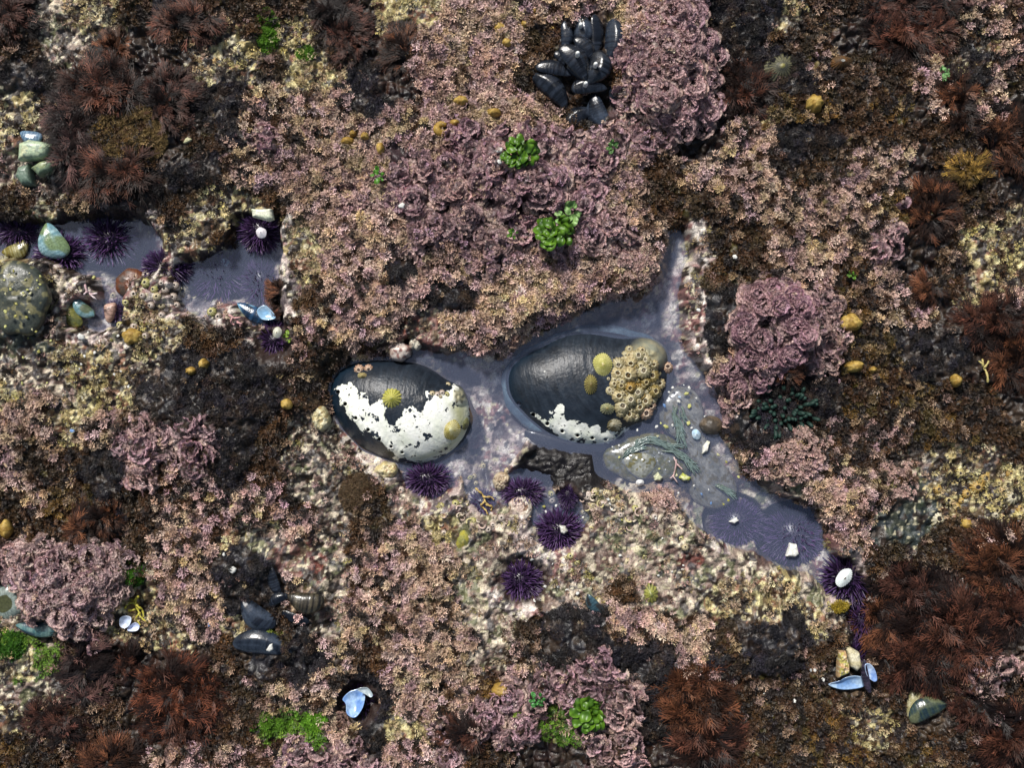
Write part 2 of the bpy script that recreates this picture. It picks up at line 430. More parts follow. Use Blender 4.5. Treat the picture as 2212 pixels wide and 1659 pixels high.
FOOT = [([(118, 800), (140, 690), (200, 600), (330, 525), (500, 492), (700, 490), (900, 508), (1130, 590), (1390, 745), (1475, 960), (1410, 1250), (1150, 1455), (1000, 1497), (820, 1487), (450, 1350), (200, 1090)], 'F', -.004),
        ([(272, 690), (300, 570), (500, 395), (800, 250), (1100, 205), (1400, 250), (1830, 360), (1898, 650), (1780, 980), (1430, 1210), (1180, 1325), (830, 1280), (540, 1110), (300, 840)], 'G', -.012),
        ([(190, 860), (480, 700), (900, 640), (1160, 800), (1270, 1060), (960, 1230), (560, 1240), (220, 1060)], 'O', -.014),
        ([(900, 230), (1160, 60), (1420, 330), (1480, 720), (1840, 1290), (1620, 1580), (1280, 1440), (1230, 950), (960, 620)], 'O', -.015)]
for pg, tl, z0_ in FOOT:
    a_ = poly_sd(DX, DY, TP(tl, pg)); lim = z0_ + 1.3 * K * np.maximum(0, -a_ - 3); GZ = np.where(a_ > -60, np.minimum(GZ, lim), GZ)
def bil(A, x, y):
    u = np.interp(x, xs, np.arange(len(xs))); v = np.interp(y, ys, np.arange(len(ys)))
    i = np.minimum(u.astype(int) if hasattr(u, 'astype') else int(u), len(xs) - 2); j = np.minimum(v.astype(int) if hasattr(v, 'astype') else int(v), len(ys) - 2)
    a = u - i; b = v - j
    return (A[j, i] * (1 - a) + A[j, i + 1] * a) * (1 - b) + (A[j + 1, i] * (1 - a) + A[j + 1, i + 1] * a) * b
def gz(x, y): return bil(GZ, np.asarray(x, float), np.asarray(y, float))
def kind_at(x, y):
    i = np.rint(np.interp(x, xs, np.arange(len(xs)))).astype(int); j = np.rint(np.interp(y, ys, np.arange(len(ys)))).astype(int); return KIND[j, i]
def ground_at(dx, dy, lift=0.0):
    """world point of the reef surface seen at picture position (dx, dy)"""
    z = ZR
    for _ in range(4):
        x, y = W(dx, dy, z); z = float(gz(x, y)) + lift
    return x, y, z


# ground pigments: four tones per cover kind, mixed by noise of several sizes
PAL = {
 't': [(.20, .13, .095), (.07, .045, .035), (.33, .235, .15), (.13, .10, .04)],
 'p': [(.12, .075, .08), (.05, .03, .035), (.22, .14, .14), (.10, .06, .06)],
 'y': [(.34, .27, .12), (.13, .09, .05), (.50, .44, .22), (.20, .10, .06)],
 'c': [(.27, .205, .165), (.12, .075, .06), (.48, .41, .31), (.13, .13, .07)],
 'e': [(.16, .055, .04), (.10, .04, .035), (.30, .18, .15), (.12, .08, .05)],
 'k': [(.028, .036, .034), (.018, .024, .026), (.05, .055, .04), (.04, .05, .03)],
 'd': [(.013, .012, .015), (.007, .006, .007), (.022, .020, .024), (.020, .012, .008)],
 'b': [(.030, .018, .009), (.010, .007, .005), (.09, .06, .035), (.05, .04, .01)],
 'r': [(.012, .005, .004), (.006, .003, .003), (.03, .013, .008), (.02, .012, .006)],
 'o': [(.07, .04, .010), (.02, .012, .005), (.17, .10, .03), (.06, .05, .01)],
 'g': [(.05, .11, .012), (.06, .06, .02), (.14, .13, .05), (.03, .06, .01)],
 'm': [(.03, .022, .02), (.012, .01, .01), (.10, .07, .06), (.05, .04, .02)],
 'w': [(.42, .34, .31), (.20, .10, .09), (.58, .52, .46), (.14, .11, .11)],
}
pal = np.array([PAL[c] for c in KINDSTR])[KIND]
n1 = sst(.42, .56, fbm(DX, DY, 46, 51, 4))[..., None]; n2 = sst(.52, .62, fbm(DX, DY, 14, 52, 2))[..., None]; n3 = sst(.60, .68, fbm(DX, DY, 22, 53, 3))[..., None]
gc = pal[..., 0, :] * (1 - n1) + pal[..., 1, :] * n1
gc = gc * (1 - n2) + pal[..., 2, :] * n2
gc = gc * (1 - n3) + pal[..., 3, :] * n3
def over(mask, col):
    global gc
    m = mask[..., None]; gc = gc * (1 - m) + np.array(col) * m
tone = 1 + pebb * (.7 * (PRN - .5)) + .3 * (QRN - .5)
gc = gc * np.where(crusty > 0, tone, .8 + .4 * SRN)[..., None]
dim = ((PRN * 5.31) % 1 > pale_share(DX, DY) * .85 + .22) & (SD < 0); gc = np.where(dim[..., None], np.array((.030, .020, .014)) * (.5 + QRN)[..., None], gc)
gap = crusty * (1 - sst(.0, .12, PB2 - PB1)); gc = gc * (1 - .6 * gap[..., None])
hi = crusty * (QRN > .955) * (QB1 < .4); gc = gc * (1 - hi[..., None] * .9) + np.array((.55, .50, .36)) * hi[..., None] * .9
lo_ = crusty * (PRN < .08); gc = gc * (1 - lo_[..., None] * .85) + np.array((.03, .028, .032)) * lo_[..., None] * .85
over(pk * (1 - sst(.06, .16, LB2 - LB1)) * .85, (.022, .013, .016))  # shade between the mauve lobes painted into the gap ground
over(sst(0, .2, lump(DX, DY, 1238, 1000, 128, 58, 1, 1)) * .97, (.009, .004, .004))  # hollow below the right abalone: its shade put into the ground colour
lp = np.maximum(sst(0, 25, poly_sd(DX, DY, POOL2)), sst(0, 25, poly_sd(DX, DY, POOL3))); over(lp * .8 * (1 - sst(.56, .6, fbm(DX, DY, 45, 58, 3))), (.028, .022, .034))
spk = sst(.80, .86, vnoise(DX, DY, 7, 54)) * np.isin(KIND, [KINDSTR.index(c) for c in 'cykwe'])
over(spk * .8, (.55, .50, .33))
dk = sst(.80, .85, vnoise(DX, DY, 8, 55)) * np.isin(KIND, [KINDSTR.index(c) for c in 'cyet'])
over(dk * .9, (.02, .018, .02))
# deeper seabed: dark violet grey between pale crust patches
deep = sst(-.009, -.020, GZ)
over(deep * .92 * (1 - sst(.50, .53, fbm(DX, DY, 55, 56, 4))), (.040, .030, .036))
over(sst(0, .25, lump(DX, DY, 1238, 1005, 132, 60, 1, 1)) * .97, (.006, .004, .004))  # same hollow again, painted near black for the shadow under the shell
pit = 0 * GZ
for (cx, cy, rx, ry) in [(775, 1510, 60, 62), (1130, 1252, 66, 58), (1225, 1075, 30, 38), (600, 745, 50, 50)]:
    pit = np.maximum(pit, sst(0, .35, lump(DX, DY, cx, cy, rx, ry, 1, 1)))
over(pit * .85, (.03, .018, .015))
nx, ny = len(xs), len(ys)
ii, jj = np.meshgrid(np.arange(nx - 1), np.arange(ny - 1)); a0 = (jj * nx + ii).ravel()
Q = np.stack([a0, a0 + 1, a0 + nx + 1, a0 + nx], 1)
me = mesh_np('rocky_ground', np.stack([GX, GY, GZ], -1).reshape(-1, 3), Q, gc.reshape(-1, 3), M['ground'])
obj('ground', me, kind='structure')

# pool water: one level sheet that shows wherever the reef dips below it
m, n, l, b = mat_base('pool_water', .03, .5)
n.remove(b)
out = n['Material Output']
tr = n.new('ShaderNodeBsdfTransparent'); tr.inputs[0].default_value = (.93, .95, .98, 1)
gl = n.new('ShaderNodeBsdfGlossy'); gl.inputs['Roughness'].default_value = .03; gl.inputs[0].default_value = (.95, .95, 1, 1)
df = n.new('ShaderNodeBsdfDiffuse'); df.inputs[0].default_value = (.33, .39, .60, 1)  # milky blue stands in for the haze of sky reflection on the water
m1 = n.new('ShaderNodeMixShader'); m1.inputs[0].default_value = .075
m2 = n.new('ShaderNodeMixShader'); m2.inputs[0].default_value = .122
nz = n.new('ShaderNodeTexNoise'); nz.inputs['Scale'].default_value = 22; nz.inputs['Detail'].default_value = 2
tc = n.new('ShaderNodeTexCoord'); l.new(tc.outputs['Object'], nz.inputs['Vector'])
bp = n.new('ShaderNodeBump'); bp.inputs['Strength'].default_value = .25; bp.inputs['Distance'].default_value = .002
l.new(nz.outputs['Fac'], bp.inputs['Height']); l.new(bp.outputs[0], gl.inputs['Normal'])
l.new(tr.outputs[0], m2.inputs[1]); l.new(df.outputs[0], m2.inputs[2])
l.new(m2.outputs[0], m1.inputs[1]); l.new(gl.outputs[0], m1.inputs[2]); l.new(m1.outputs[0], out.inputs['Surface'])
gx = np.linspace(-.95, .95, 40); gy = np.linspace(-.8, .8, 34); WX, WY = np.meshgrid(gx, gy)
ii, jj = np.meshgrid(np.arange(39), np.arange(33)); a0 = (jj * 40 + ii).ravel()
me = mesh_np('pool_water', np.stack([WX, WY, 0 * WX], -1).reshape(-1, 3), np.stack([a0, a0 + 1, a0 + 41, a0 + 40], 1), None, m)
obj('water', me, kind='structure')

# ------------------------------------------------------------ growth scattered over the reef
def scatter(spacing, kinds, prob=1.0, area=(.82, .66), jitter=.5, minz=.0008, keep=None):
    nx_, ny_ = int(2 * area[0] / spacing), int(2 * area[1] / spacing)
    X, Y = np.meshgrid(np.linspace(-area[0], area[0], nx_), np.linspace(-area[1], area[1], ny_))
    X = X.ravel() + rng.uniform(-jitter, jitter, X.size) * spacing; Y = Y.ravel() + rng.uniform(-jitter, jitter, Y.size) * spacing
    z = gz(X, Y); dx, dy = toD(X, Y)
    k = kind_at(X, Y)
    ok = np.isin(k, [KINDSTR.index(c) for c in kinds]) & (z > minz) & (rng.random(X.size) < prob)
    for (ex, ey, er) in NOGROW: ok &= ((dx - ex) ** 2 + (dy - ey) ** 2 > er * er)
    if keep is not None: ok &= keep(dx, dy)
    return np.stack([X[ok], Y[ok], z[ok]], 1), dx[ok], dy[ok]
NOGROW = [(1235, 1000, 55), (1180, 995, 45), (1295, 1005, 42), (1130, 1252, 62), (775, 1512, 52), (1208, 1150, 60), (1135, 1060, 58), (555, 490, 50), (600, 742, 48), (352, 580, 54), (850, 890, 120), (780, 870, 60), (40, 640, 60), (70, 350, 50),
          (1225, 1078, 28), (1835, 1260, 40), (1255, 130, 60), (1300, 75, 45), (1220, 170, 50), (1290, 240, 40), (565, 1395, 45), (560, 1325, 40), (665, 1290, 35), (925, 1040, 55), (1830, 1450, 50), (110, 505, 60), (1997, 1540, 40), (998, 1170, 30)]
def mixc(a, b, t): t = t[:, None]; return np.array(a) * (1 - t) + np.array(b) * t
def jit(c, s=.18): return np.clip(c * (1 + rng.uniform(-s, s, (len(c), 1))) * (1 + rng.uniform(-.05, .05, c.shape)), 0.002, .9)
def normal_tilt(P, k=.6):
    e = .004
    nx_ = -(gz(P[:, 0] + e, P[:, 1]) - gz(P[:, 0] - e, P[:, 1])) / (2 * e); ny_ = -(gz(P[:, 0], P[:, 1] + e) - gz(P[:, 0], P[:, 1] - e)) / (2 * e)
    return np.stack([nx_ * k, ny_ * k, np.ones(len(P))], 1)
def turf(name, spacing, kinds, prob, tips, bases, sc=(.8, 1.25), tm=TUFT, patch=60, keep=None, patchthr=0.0, kind='stuff', label=None, mat='turf', cat='seaweed', clump=12.5, gaps=.06, lift=0.0, palemix=True):
    P, dx, dy = scatter(spacing, kinds, prob, keep=keep)
    if patchthr > 0:
        ok = fbm(dx, dy, 34, 77, 2) > patchthr; P, dx, dy = P[ok], dx[ok], dy[ok]
    b1, b2, rn = cells(dx + 8 * fbm(dx, dy, 16, 66), dy + 8 * fbm(dx, dy, 16, 67), clump, 311)
    ok = (b1 < .62 + .2 * rng.random(len(b1))) & (rn > gaps); P, dx, dy, b1, rn = P[ok], dx[ok], dy[ok], b1[ok], rn[ok]
    P[:, 2] += lift + K * clump * .55 * np.clip(1 - b1 * b1 * 2.2, 0, 1) * (.5 + rn)
    n_ = len(P)
    t = sst(.4, .6, fbm(dx, dy, patch, 61)); t2 = sst(.54, .72, fbm(dx, dy, patch * .45, 62))
    tip = mixc(tips[0], tips[1], t); tip = tip * (1 - t2[:, None]) + np.array(tips[2]) * t2[:, None]
    base = mixc(bases[0], bases[1], t)
    if name == 'mauve_grain':
        c1_, c2_, _ = lobe_cells(dx, dy); ok = c2_ - c1_ > .10; P, dx, dy, b1, rn, t, t2, tip, base = P[ok], dx[ok], dy[ok], b1[ok], rn[ok], t[ok], t2[ok], tip[ok], base[ok]; n_ = len(P)
    if palemix:
        dk_ = ((rn * 13.7 % 1) > pale_share(dx, dy) + .12)[:, None]
        br = np.where((rn * 31.3 % 1 > .5)[:, None], np.array((.060, .028, .011)), np.array((.028, .020, .017)))
        tip = np.where(dk_, br, tip); base = np.where(dk_, br * .2, base)
    tip = tip * (.68 + .62 * (rn * 7.13 % 1))[:, None] * (.75 + .6 * fbm(dx, dy, 110, 69))[:, None]; tip[:, 2] *= (.75 + .5 * (rn * 3.7 % 1))
    d = normal_tilt(P) + np.append(rng.uniform(-.3, .3, (n_, 2)), np.zeros((n_, 1)), 1)
    R = frames(d, rng.uniform(0, 6.28, n_))
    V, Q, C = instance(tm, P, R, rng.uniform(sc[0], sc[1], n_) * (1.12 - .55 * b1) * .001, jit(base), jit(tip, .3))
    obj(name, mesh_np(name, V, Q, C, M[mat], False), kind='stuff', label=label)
    return n_
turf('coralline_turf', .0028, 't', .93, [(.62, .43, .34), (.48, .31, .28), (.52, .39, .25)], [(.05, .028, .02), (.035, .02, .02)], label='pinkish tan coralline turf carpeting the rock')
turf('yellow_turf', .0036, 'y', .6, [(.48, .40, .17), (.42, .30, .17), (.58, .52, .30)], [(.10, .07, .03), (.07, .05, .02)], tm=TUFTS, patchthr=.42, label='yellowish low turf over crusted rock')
turf('crust_turf', .0040, 'cewg', .5, [(.42, .30, .22), (.36, .22, .18), (.28, .24, .08)], [(.12, .08, .05), (.07, .05, .03)], tm=TUFTS, patchthr=.55, label='sparse pink turf on pale crust')
turf('brown_turf', .0032, 'bm', .9, [(.085, .040, .014), (.045, .028, .012), (.36, .24, .17)], [(.010, .006, .004), (.006, .004, .003)], patch=40, label='dark brown seaweed turf')
turf('olive_turf', .0032, 'o', .93, [(.17, .09, .018), (.07, .048, .012), (.36, .25, .15)], [(.025, .016, .006), (.018, .012, .005)], patch=40, label='golden brown seaweed turf')
turf('grey_fuzz', .0022, 'd', .95, [(.030, .027, .032), (.020, .018, .022), (.05, .032, .025)], [(.007, .006, .007), (.005, .005, .006)], sc=(.5, .8), tm=TUFTS, patchthr=.30, clump=22, gaps=.0, palemix=False, mat='fuzz', label='soft dark grey fuzzy algae')
turf('pale_specks', .0062, 'db', .42, [(.38, .26, .21), (.30, .19, .17), (.40, .30, .15)], [(.10, .06, .05), (.06, .04, .03)], sc=(.6, 1.0), tm=TUFTS, patchthr=.52, label='pale coralline sprigs among the dark algae')
turf('moss', .0026, 'g', .9, [(.10, .22, .015), (.16, .28, .03), (.07, .14, .02)], [(.02, .05, .008), (.02, .04, .01)], sc=(.5, .9), tm=TUFTS, palemix=False, mat='weed', label='bright green moss like algae')

turf('mauve_grain', .0036, 'p', .8, [(.60, .42, .38), (.52, .33, .36), (.62, .46, .36)], [(.20, .11, .12), (.16, .09, .10)], sc=(.45, .8), tm=TUFTS, clump=20, gaps=.1, lift=.004, label='pale growing tips over the mauve coralline')
# mauve fan-shaped coralline: rosettes of overlapping fronds
def rosette(c, R_, dens=1.0, dome=.5):
    """frond placements for one rosette of radius R_ (m) centred at c"""
    out = []
    rings = [(0.12, 4, 1.25), (.42, 7, .75), (.78, 11, .35)]
    if R_ < .009: rings = rings[:2]
    for rr, nn, tilt in rings:
        nn = max(3, int(nn * dens))
        ph = random.random() * 6.28
        for i in range(nn):
            a = ph + 2 * math.pi * i / nn + random.uniform(-.25, .25); q = rr * R_ * random.uniform(.6, 1.3) * .75; a += random.uniform(-.35, .35)
            x = c[0] + q * math.cos(a); y = c[1] + q * math.sin(a)
            z = c[2] + dome * R_ * (1 - rr * rr) * random.uniform(.8, 1.1)
            out.append((x, y, z, a, -tilt + random.uniform(-.4, .4), R_ / .013 * random.uniform(.4, .8)))
    return out
def fans_mesh(name, pl, tipA, tipB, baseC, dxy=None):
    A = np.array(pl); n_ = len(A)
    R = yaw_frames(A[:, 3], ty=A[:, 4])
    dx, dy = toD(A[:, 0], A[:, 1])
    t = sst(.38, .62, fbm(dx, dy, 70, 63))
    tip = mixc(tipA, tipB, t)
    V, Q, C = instance(FAN, A[:, :3], R, A[:, 5] * .001, jit(tile(baseC, n_)), jit(tip, .22))
    return V, Q, C
PT1, PT2, PB = (.50, .31, .30), (.42, .24, .27), (.06, .032, .038)
def frond_bed(P, dx, dy, vx, vy, b1, rn, tips, base, sc=(.42, .72)):
    """fronds leaning outwards from the middle of the lobe they belong to"""
    n_ = len(P); a = np.arctan2(-vy, vx) + rng.uniform(-.55, .55, n_); tl = -(1.25 - 1.15 * np.clip(b1 * 1.7, 0, 1)) + rng.uniform(-.3, .3, n_)
    R = yaw_frames(a, ty=tl); t = sst(.38, .62, fbm(dx, dy, 90, 63))
    tip = mixc(tips[0], tips[1], t); eg = (sst(.36, .62, b1) * .75)[:, None]; tip = tip * (1 - eg) + np.array((.70, .53, .43)) * eg; tip = tip * (.68 + .6 * (rn * 5.7 % 1))[:, None]
    return instance(FAN, P, R, rng.uniform(sc[0], sc[1], n_) * .001, jit(tile(base, n_)), jit(tip, .2))
P, dx, dy = scatter(.0043, 'p', 1.0, jitter=.5)
b1, b2, rn, vx, vy = lobe_cells(dx, dy, True); ok = (b2 - b1 > .12) & (rng.random(len(b1)) < .95)
P, dx, dy, b1, rn, vx, vy = P[ok], dx[ok], dy[ok], b1[ok], rn[ok], vx[ok], vy[ok]
V, Q, C = frond_bed(P, dx, dy, vx, vy, b1, rn, ((.58, .385, .36), (.50, .31, .345)), PB)
obj('coralline_fans', mesh_np('coralline_fans', V, Q, C, M['turf'], False), kind='stuff', label='mauve fan shaped coralline algae in overlapping ruffles')
P, dx, dy = scatter(.021, 't', .55, jitter=.5, keep=lambda a, b: fbm(a, b, 120, 81) > .45)
pl = []
for p in P: pl += rosette(p - np.array([0, 0, .002]), random.uniform(.006, .011), dens=.9)
V, Q, C = fans_mesh('coralline_heads', pl, (.46, .32, .24), (.40, .25, .22), (.10, .06, .05))
obj('coralline_heads', mesh_np('coralline_heads', V, Q, C, M['turf'], False), kind='stuff', label='small pinkish coralline heads rising from the turf')
# ============================================================ animals, shells, stones, seaweeds
def smooth_closed(pts, n):
    pts = np.array(pts, float); m_ = len(pts); out = []
    for i in range(m_):
        p0, p1, p2, p3 = pts[i - 1], pts[i], pts[(i + 1) % m_], pts[(i + 2) % m_]
        for t in np.linspace(0, 1, 12, endpoint=False):
            out.append(.5 * ((2 * p1) + (-p0 + p2) * t + (2 * p0 - 5 * p1 + 4 * p2 - p3) * t * t + (-p0 + 3 * p1 - 3 * p2 + p3) * t ** 3))
    out = np.array(out); d = np.linalg.norm(np.diff(np.vstack([out, out[:1]]), axis=0), axis=1); s = np.concatenate([[0], np.cumsum(d)])
    q = np.linspace(0, s[-1], n, endpoint=False); cl = np.vstack([out, out[:1]])
    return np.stack([np.interp(q, s, cl[:, 0]), np.interp(q, s, cl[:, 1])], 1)
def radial(outline, apex, nr):
    """grid of points from apex (row 0) to outline (last row): (nr+1, n, 2)"""
    r = np.linspace(0, 1, nr + 1)[:, None, None]
    return np.array(apex)[None, None] * (1 - r) + outline[None] * r, np.linspace(0, 1, nr + 1)
def ring_quads(nr, n):
    Q = []
    i, k = np.meshgrid(np.arange(nr), np.arange(n), indexing='ij'); k2 = (k + 1) % n
    return np.stack([i * n + k, (i + 1) * n + k, (i + 1) * n + k2, i * n + k2], -1).reshape(-1, 4)
def ccw(o):
    a = np.sum(o[:, 0] * np.roll(o[:, 1], -1) - np.roll(o[:, 0], -1) * o[:, 1])
    return o if a > 0 else o[::-1]
def dome(outD, z0, h, p=2.0, q=.55, apexD=None, n=64, nr=14, noise=0.0, nperiod=30, seed=90, skirt=.4, colfun=None, mat=None, name='stone', wob=0.0):
    """a solid dome over a picture-space outline; returns mesh (local) and its origin"""
    o = smooth_closed(outD, n)
    cD = o.mean(0); ap = cD if apexD is None else np.array(apexD)
    zt = z0 + h * .5
    g, r = radial(o, ap, nr)
    z = h * np.clip(1 - r ** p, 0, 1) ** q
    Zs = z[:, None] + 0 * g[..., 0]
    if noise: Zs = Zs + noise * (fbm(g[..., 0], g[..., 1], nperiod, seed, 3) - .5) * (1 - r[:, None] ** 4)
    X, Y = W(g[..., 0], g[..., 1], z0 + h * .4)
    cx, cy = W(cD[0], cD[1], z0 + h * .4)
    X = X - cx; Y = Y - cy
    if skirt:
        X = np.vstack([X, X[-1:] * .96]); Y = np.vstack([Y, Y[-1:] * .96]); Zs = np.vstack([Zs, Zs[-1:] - skirt * h]); g = np.concatenate([g, g[-1:]]); r = np.append(r, 1.0); nr += 1
    V = np.stack([X, Y, Zs], -1)
    C = colfun(g[..., 0], g[..., 1], r[:, None] + 0 * g[..., 0]) if colfun else None
    Q = ring_quads(nr, n)
    a = X[-1, 0] * Y[-1, 1] - X[-1, 1] * Y[-1, 0]
    if a < 0: Q = Q[:, ::-1]
    me = mesh_np(name, V.reshape(-1, 3), Q, None if C is None else np.asarray(C).reshape(-1, 3), mat)
    return me, (cx, cy, z0), (V, g)
def two(cA, cB, period, seed, thr=(.45, .58), cC=None):
    def f(x, y, r):
        t = sst(thr[0], thr[1], fbm(x, y, period, seed, 3))[..., None]
        c = np.array(cA) * (1 - t) + np.array(cB) * t
        if cC is not None:
            t = sst(.58, .66, fbm(x, y, period * .5, seed + 3, 2))[..., None]; c = c * (1 - t) + np.array(cC) * t
        return c
    return f

# ------------------------------------------------------------ the two abalones
def abalone_material(name):
    m, n, l, b = mat_base(name, .3, .5)
    tc = n.new('ShaderNodeTexCoord')
    def attr(k):
        a = n.new('ShaderNodeAttribute'); a.attribute_name = k; return a.outputs['Fac']
    def noise(s, d=5, vec=None, rough=.6):
        a = n.new('ShaderNodeTexNoise'); a.inputs['Scale'].default_value = s; a.inputs['Detail'].default_value = d; a.inputs['Roughness'].default_value = rough
        l.new(vec or tc.outputs['Object'], a.inputs['Vector']); return a.outputs['Fac']
    def math_(op, a, b_=None, c=None):
        x = n.new('ShaderNodeMath'); x.operation = op
        for i, v in enumerate([a, b_, c]):
            if v is None: continue
            if isinstance(v, (int, float)): x.inputs[i].default_value = v
            else: l.new(v, x.inputs[i])
        return x.outputs[0]
    def mix(f, a, c):
        x = n.new('ShaderNodeMix'); x.data_type = 'RGBA'
        l.new(f, x.inputs['Factor'])
        for i, v in ((6, a), (7, c)):
            if isinstance(v, tuple): x.inputs[i].default_value = (*v, 1)
            else: l.new(v, x.inputs[i])
        return x.outputs[2]
    def step(v, a, c):
        x = n.new('ShaderNodeMapRange'); x.inputs['From Min'].default_value = a; x.inputs['From Max'].default_value = c; l.new(v, x.inputs['Value']); return x.outputs[0]
    # shell arcs: coordinates along the growth direction
    gr = attr('growth')
    comb = n.new('ShaderNodeCombineXYZ'); l.new(math_('MULTIPLY', gr, 26), comb.inputs[0]); l.new(math_('MULTIPLY', attr('around'), 9), comb.inputs[1])
    streak = noise(1.0, 5, comb.outputs[0], .7)
    wear0 = math_('ADD', attr('wear'), math_('MULTIPLY', math_('SUBTRACT', noise(75, 6, None, .62), .5), 2.6))
    wear0 = math_('ADD', wear0, math_('MULTIPLY', math_('SUBTRACT', streak, .5), .9))
    wear0 = math_('SUBTRACT', wear0, math_('MULTIPLY', step(noise(110, 3), .64, .67), 3.0))
    wear0 = math_('SUBTRACT', wear0, math_('MULTIPLY', step(noise(60, 5), .595, .625), 4.0))
    wear = step(wear0, 0, .04)
    blue = mix(step(noise(60, 4), .35, .65), (.006, .009, .014), (.013, .019, .029))
    blue = mix(step(streak, .45, .7), blue, (.022, .031, .044))
    blue = mix(step(attr('rim'), .2, 1.0), blue, (.003, .013, .026))
    white = mix(step(noise(45, 5), .4, .68), (.86, .86, .80), (.70, .73, .60))
    white = mix(step(attr('tan'), .1, 1.0), white, (.46, .46, .26))
    white = mix(step(noise(230, 3), .60, .72), white, (.48, .47, .40))
    c = mix(wear, blue, white)
    holes = n.new('ShaderNodeMath'); holes.operation = 'GREATER_THAN'; l.new(attr('hole'), holes.inputs[0]); holes.inputs[1].default_value = .45
    c = mix(holes.outputs[0], c, (.006, .006, .007))
    c = mix(step(attr('spire'), .3, .8), c, mix(step(noise(90, 4), .4, .6), (.34, .31, .19), (.20, .21, .16)))
    l.new(c, b.inputs['Base Color'])
    r = n.new('ShaderNodeMapRange'); l.new(wear, r.inputs['Value']); r.inputs['To Min'].default_value = .30; r.inputs['To Max'].default_value = .5; l.new(r.outputs[0], b.inputs['Roughness'])
    r.inputs['To Min'].default_value = .40
    bmp = n.new('ShaderNodeBump'); bmp.inputs['Strength'].default_value = .9; bmp.inputs['Distance'].default_value = .0011
    l.new(math_('ADD', math_('MULTIPLY', streak, .55), math_('ADD', math_('MULTIPLY', noise(38, 4), 1.1), math_('MULTIPLY', noise(320, 4), .5))), bmp.inputs['Height'])
    bm2 = n.new('ShaderNodeBump'); bm2.inputs['Strength'].default_value = .7; bm2.inputs['Distance'].default_value = .0006
    l.new(wear, bm2.inputs['Height']); l.new(bmp.outputs[0], bm2.inputs['Normal']); l.new(bm2.outputs[0], b.inputs['Normal'])
    return m
def abalone(outT, tile_, apex, z0, h, holesT, wearT, spireT, spire_r, tanT=None, hole_r=19, rimdir=(-1, 0), growc=None, name='abalone', label='', wearbias=.15):
    o = smooth_closed(TP(tile_, outT), 360); ap = np.array(T(tile_, *apex)); nr = 130
    g, r = radial(o, ap, nr); gx_, gy_ = g[..., 0], g[..., 1]
    z = h * np.clip(1 - r ** 2.3, 0, 1) ** .62
    Z = z[:, None] + 0 * gx_
    holes = TP(tile_, holesT); hs = 0 * gx_; ridge = 0 * gx_
    hr = TS(tile_, hole_r)
    for i, (hx, hy) in enumerate(holes):
        d = np.hypot(gx_ - hx, gy_ - hy); k = (1.0 - .04 * i)
        hs = np.maximum(hs, 1 - sst(hr * .62 * k, hr * 1.15 * k, d))
        ridge = np.maximum(ridge, np.exp(-(d / (hr * 2.4)) ** 2))
    for a_, b_ in zip(holes[:-1], holes[1:]):
        for t in (.25, .5, .75):
            d = np.hypot(gx_ - (a_[0] * (1 - t) + b_[0] * t), gy_ - (a_[1] * (1 - t) + b_[1] * t)); ridge = np.maximum(ridge, .5 * np.exp(-(d / (hr * 2.2)) ** 2))
    Z = Z + ridge * .0022 - hs * .0060
    sx, sy = T(tile_, *spireT); d = np.hypot(gx_ - sx, (gy_ - sy)) / TS(tile_, spire_r); an = np.arctan2(gy_ - sy, gx_ - sx)
    spire = np.exp(-(d ** 2) * 1.3)
    Z = Z + (.0085 * np.clip(1 - d, 0, 1) ** .6 + .0011 * np.sin(3 * an + 9 * d) * np.clip(1.1 - d, 0, 1)) * (r[:, None] < .995)
    # growth arcs run round the spire
    gd = np.hypot(gx_ - sx, gy_ - sy) / 300
    Z = Z + .0009 * (fbm(gd * 300 * 1.0, an * 18, 9, 71, 3) - .5) * (1 - r[:, None] ** 6) + .002 * (fbm(gx_, gy_, 60, 72) - .5)
    wear = poly_sd(gx_.ravel(), gy_.ravel(), TP(tile_, wearT)).reshape(gx_.shape) / 16 + wearbias
    tan = np.zeros_like(gx_)
    if tanT: tan = sst(-8, 22, poly_sd(gx_.ravel(), gy_.ravel(), TP(tile_, tanT)).reshape(gx_.shape))
    rim = sst(.72, 1.0, r)[:, None] * np.clip(.4 + ((gx_ - ap[0]) * rimdir[0] + (gy_ - ap[1]) * rimdir[1]) / 150, 0, 1)
    z_mid = z0 + h * .5
    X = np.empty_like(gx_); Y = np.empty_like(gx_)
    for i in range(nr + 1): X[i], Y[i] = W(gx_[i], gy_[i], z0 + z[i])
    cx, cy = W(ap[0], ap[1], z0 + h); X -= cx; Y -= cy
    X = np.vstack([X, X[-1:] * .965]); Y = np.vstack([Y, Y[-1:] * .965]); Z = np.vstack([Z, Z[-1:] - .008])
    ex = dict(wear=wear, hole=hs, rim=rim, tan=tan, growth=gd, around=an / 3.14, spire=spire)
    ex = {k: np.vstack([v, v[-1:]]).ravel() for k, v in ex.items()}
    V = np.stack([X, Y, Z], -1).reshape(-1, 3); Q = ring_quads(nr + 1, 360)
    if X[-1, 0] * Y[-1, 9] - X[-1, 9] * Y[-1, 0] < 0: Q = Q[:, ::-1]
    root = obj(name, None, loc=(cx, cy, z0), label=label, cat='abalone')
    me = mesh_np('abalone_shell', V, Q, None, abalone_material('abalone_shell'), extra=ex)
    obj('shell', me, root)
    hf = lambda dx, dy: None
    tree = (gx_, gy_, z0 + (Z[:-1]))
    return root, tree
def on_shell(tree, dx, dy):
    g = (tree[0] - dx) ** 2 + (tree[1] - dy) ** 2; i = np.unravel_index(np.argmin(g), g.shape); return float(tree[2][i])
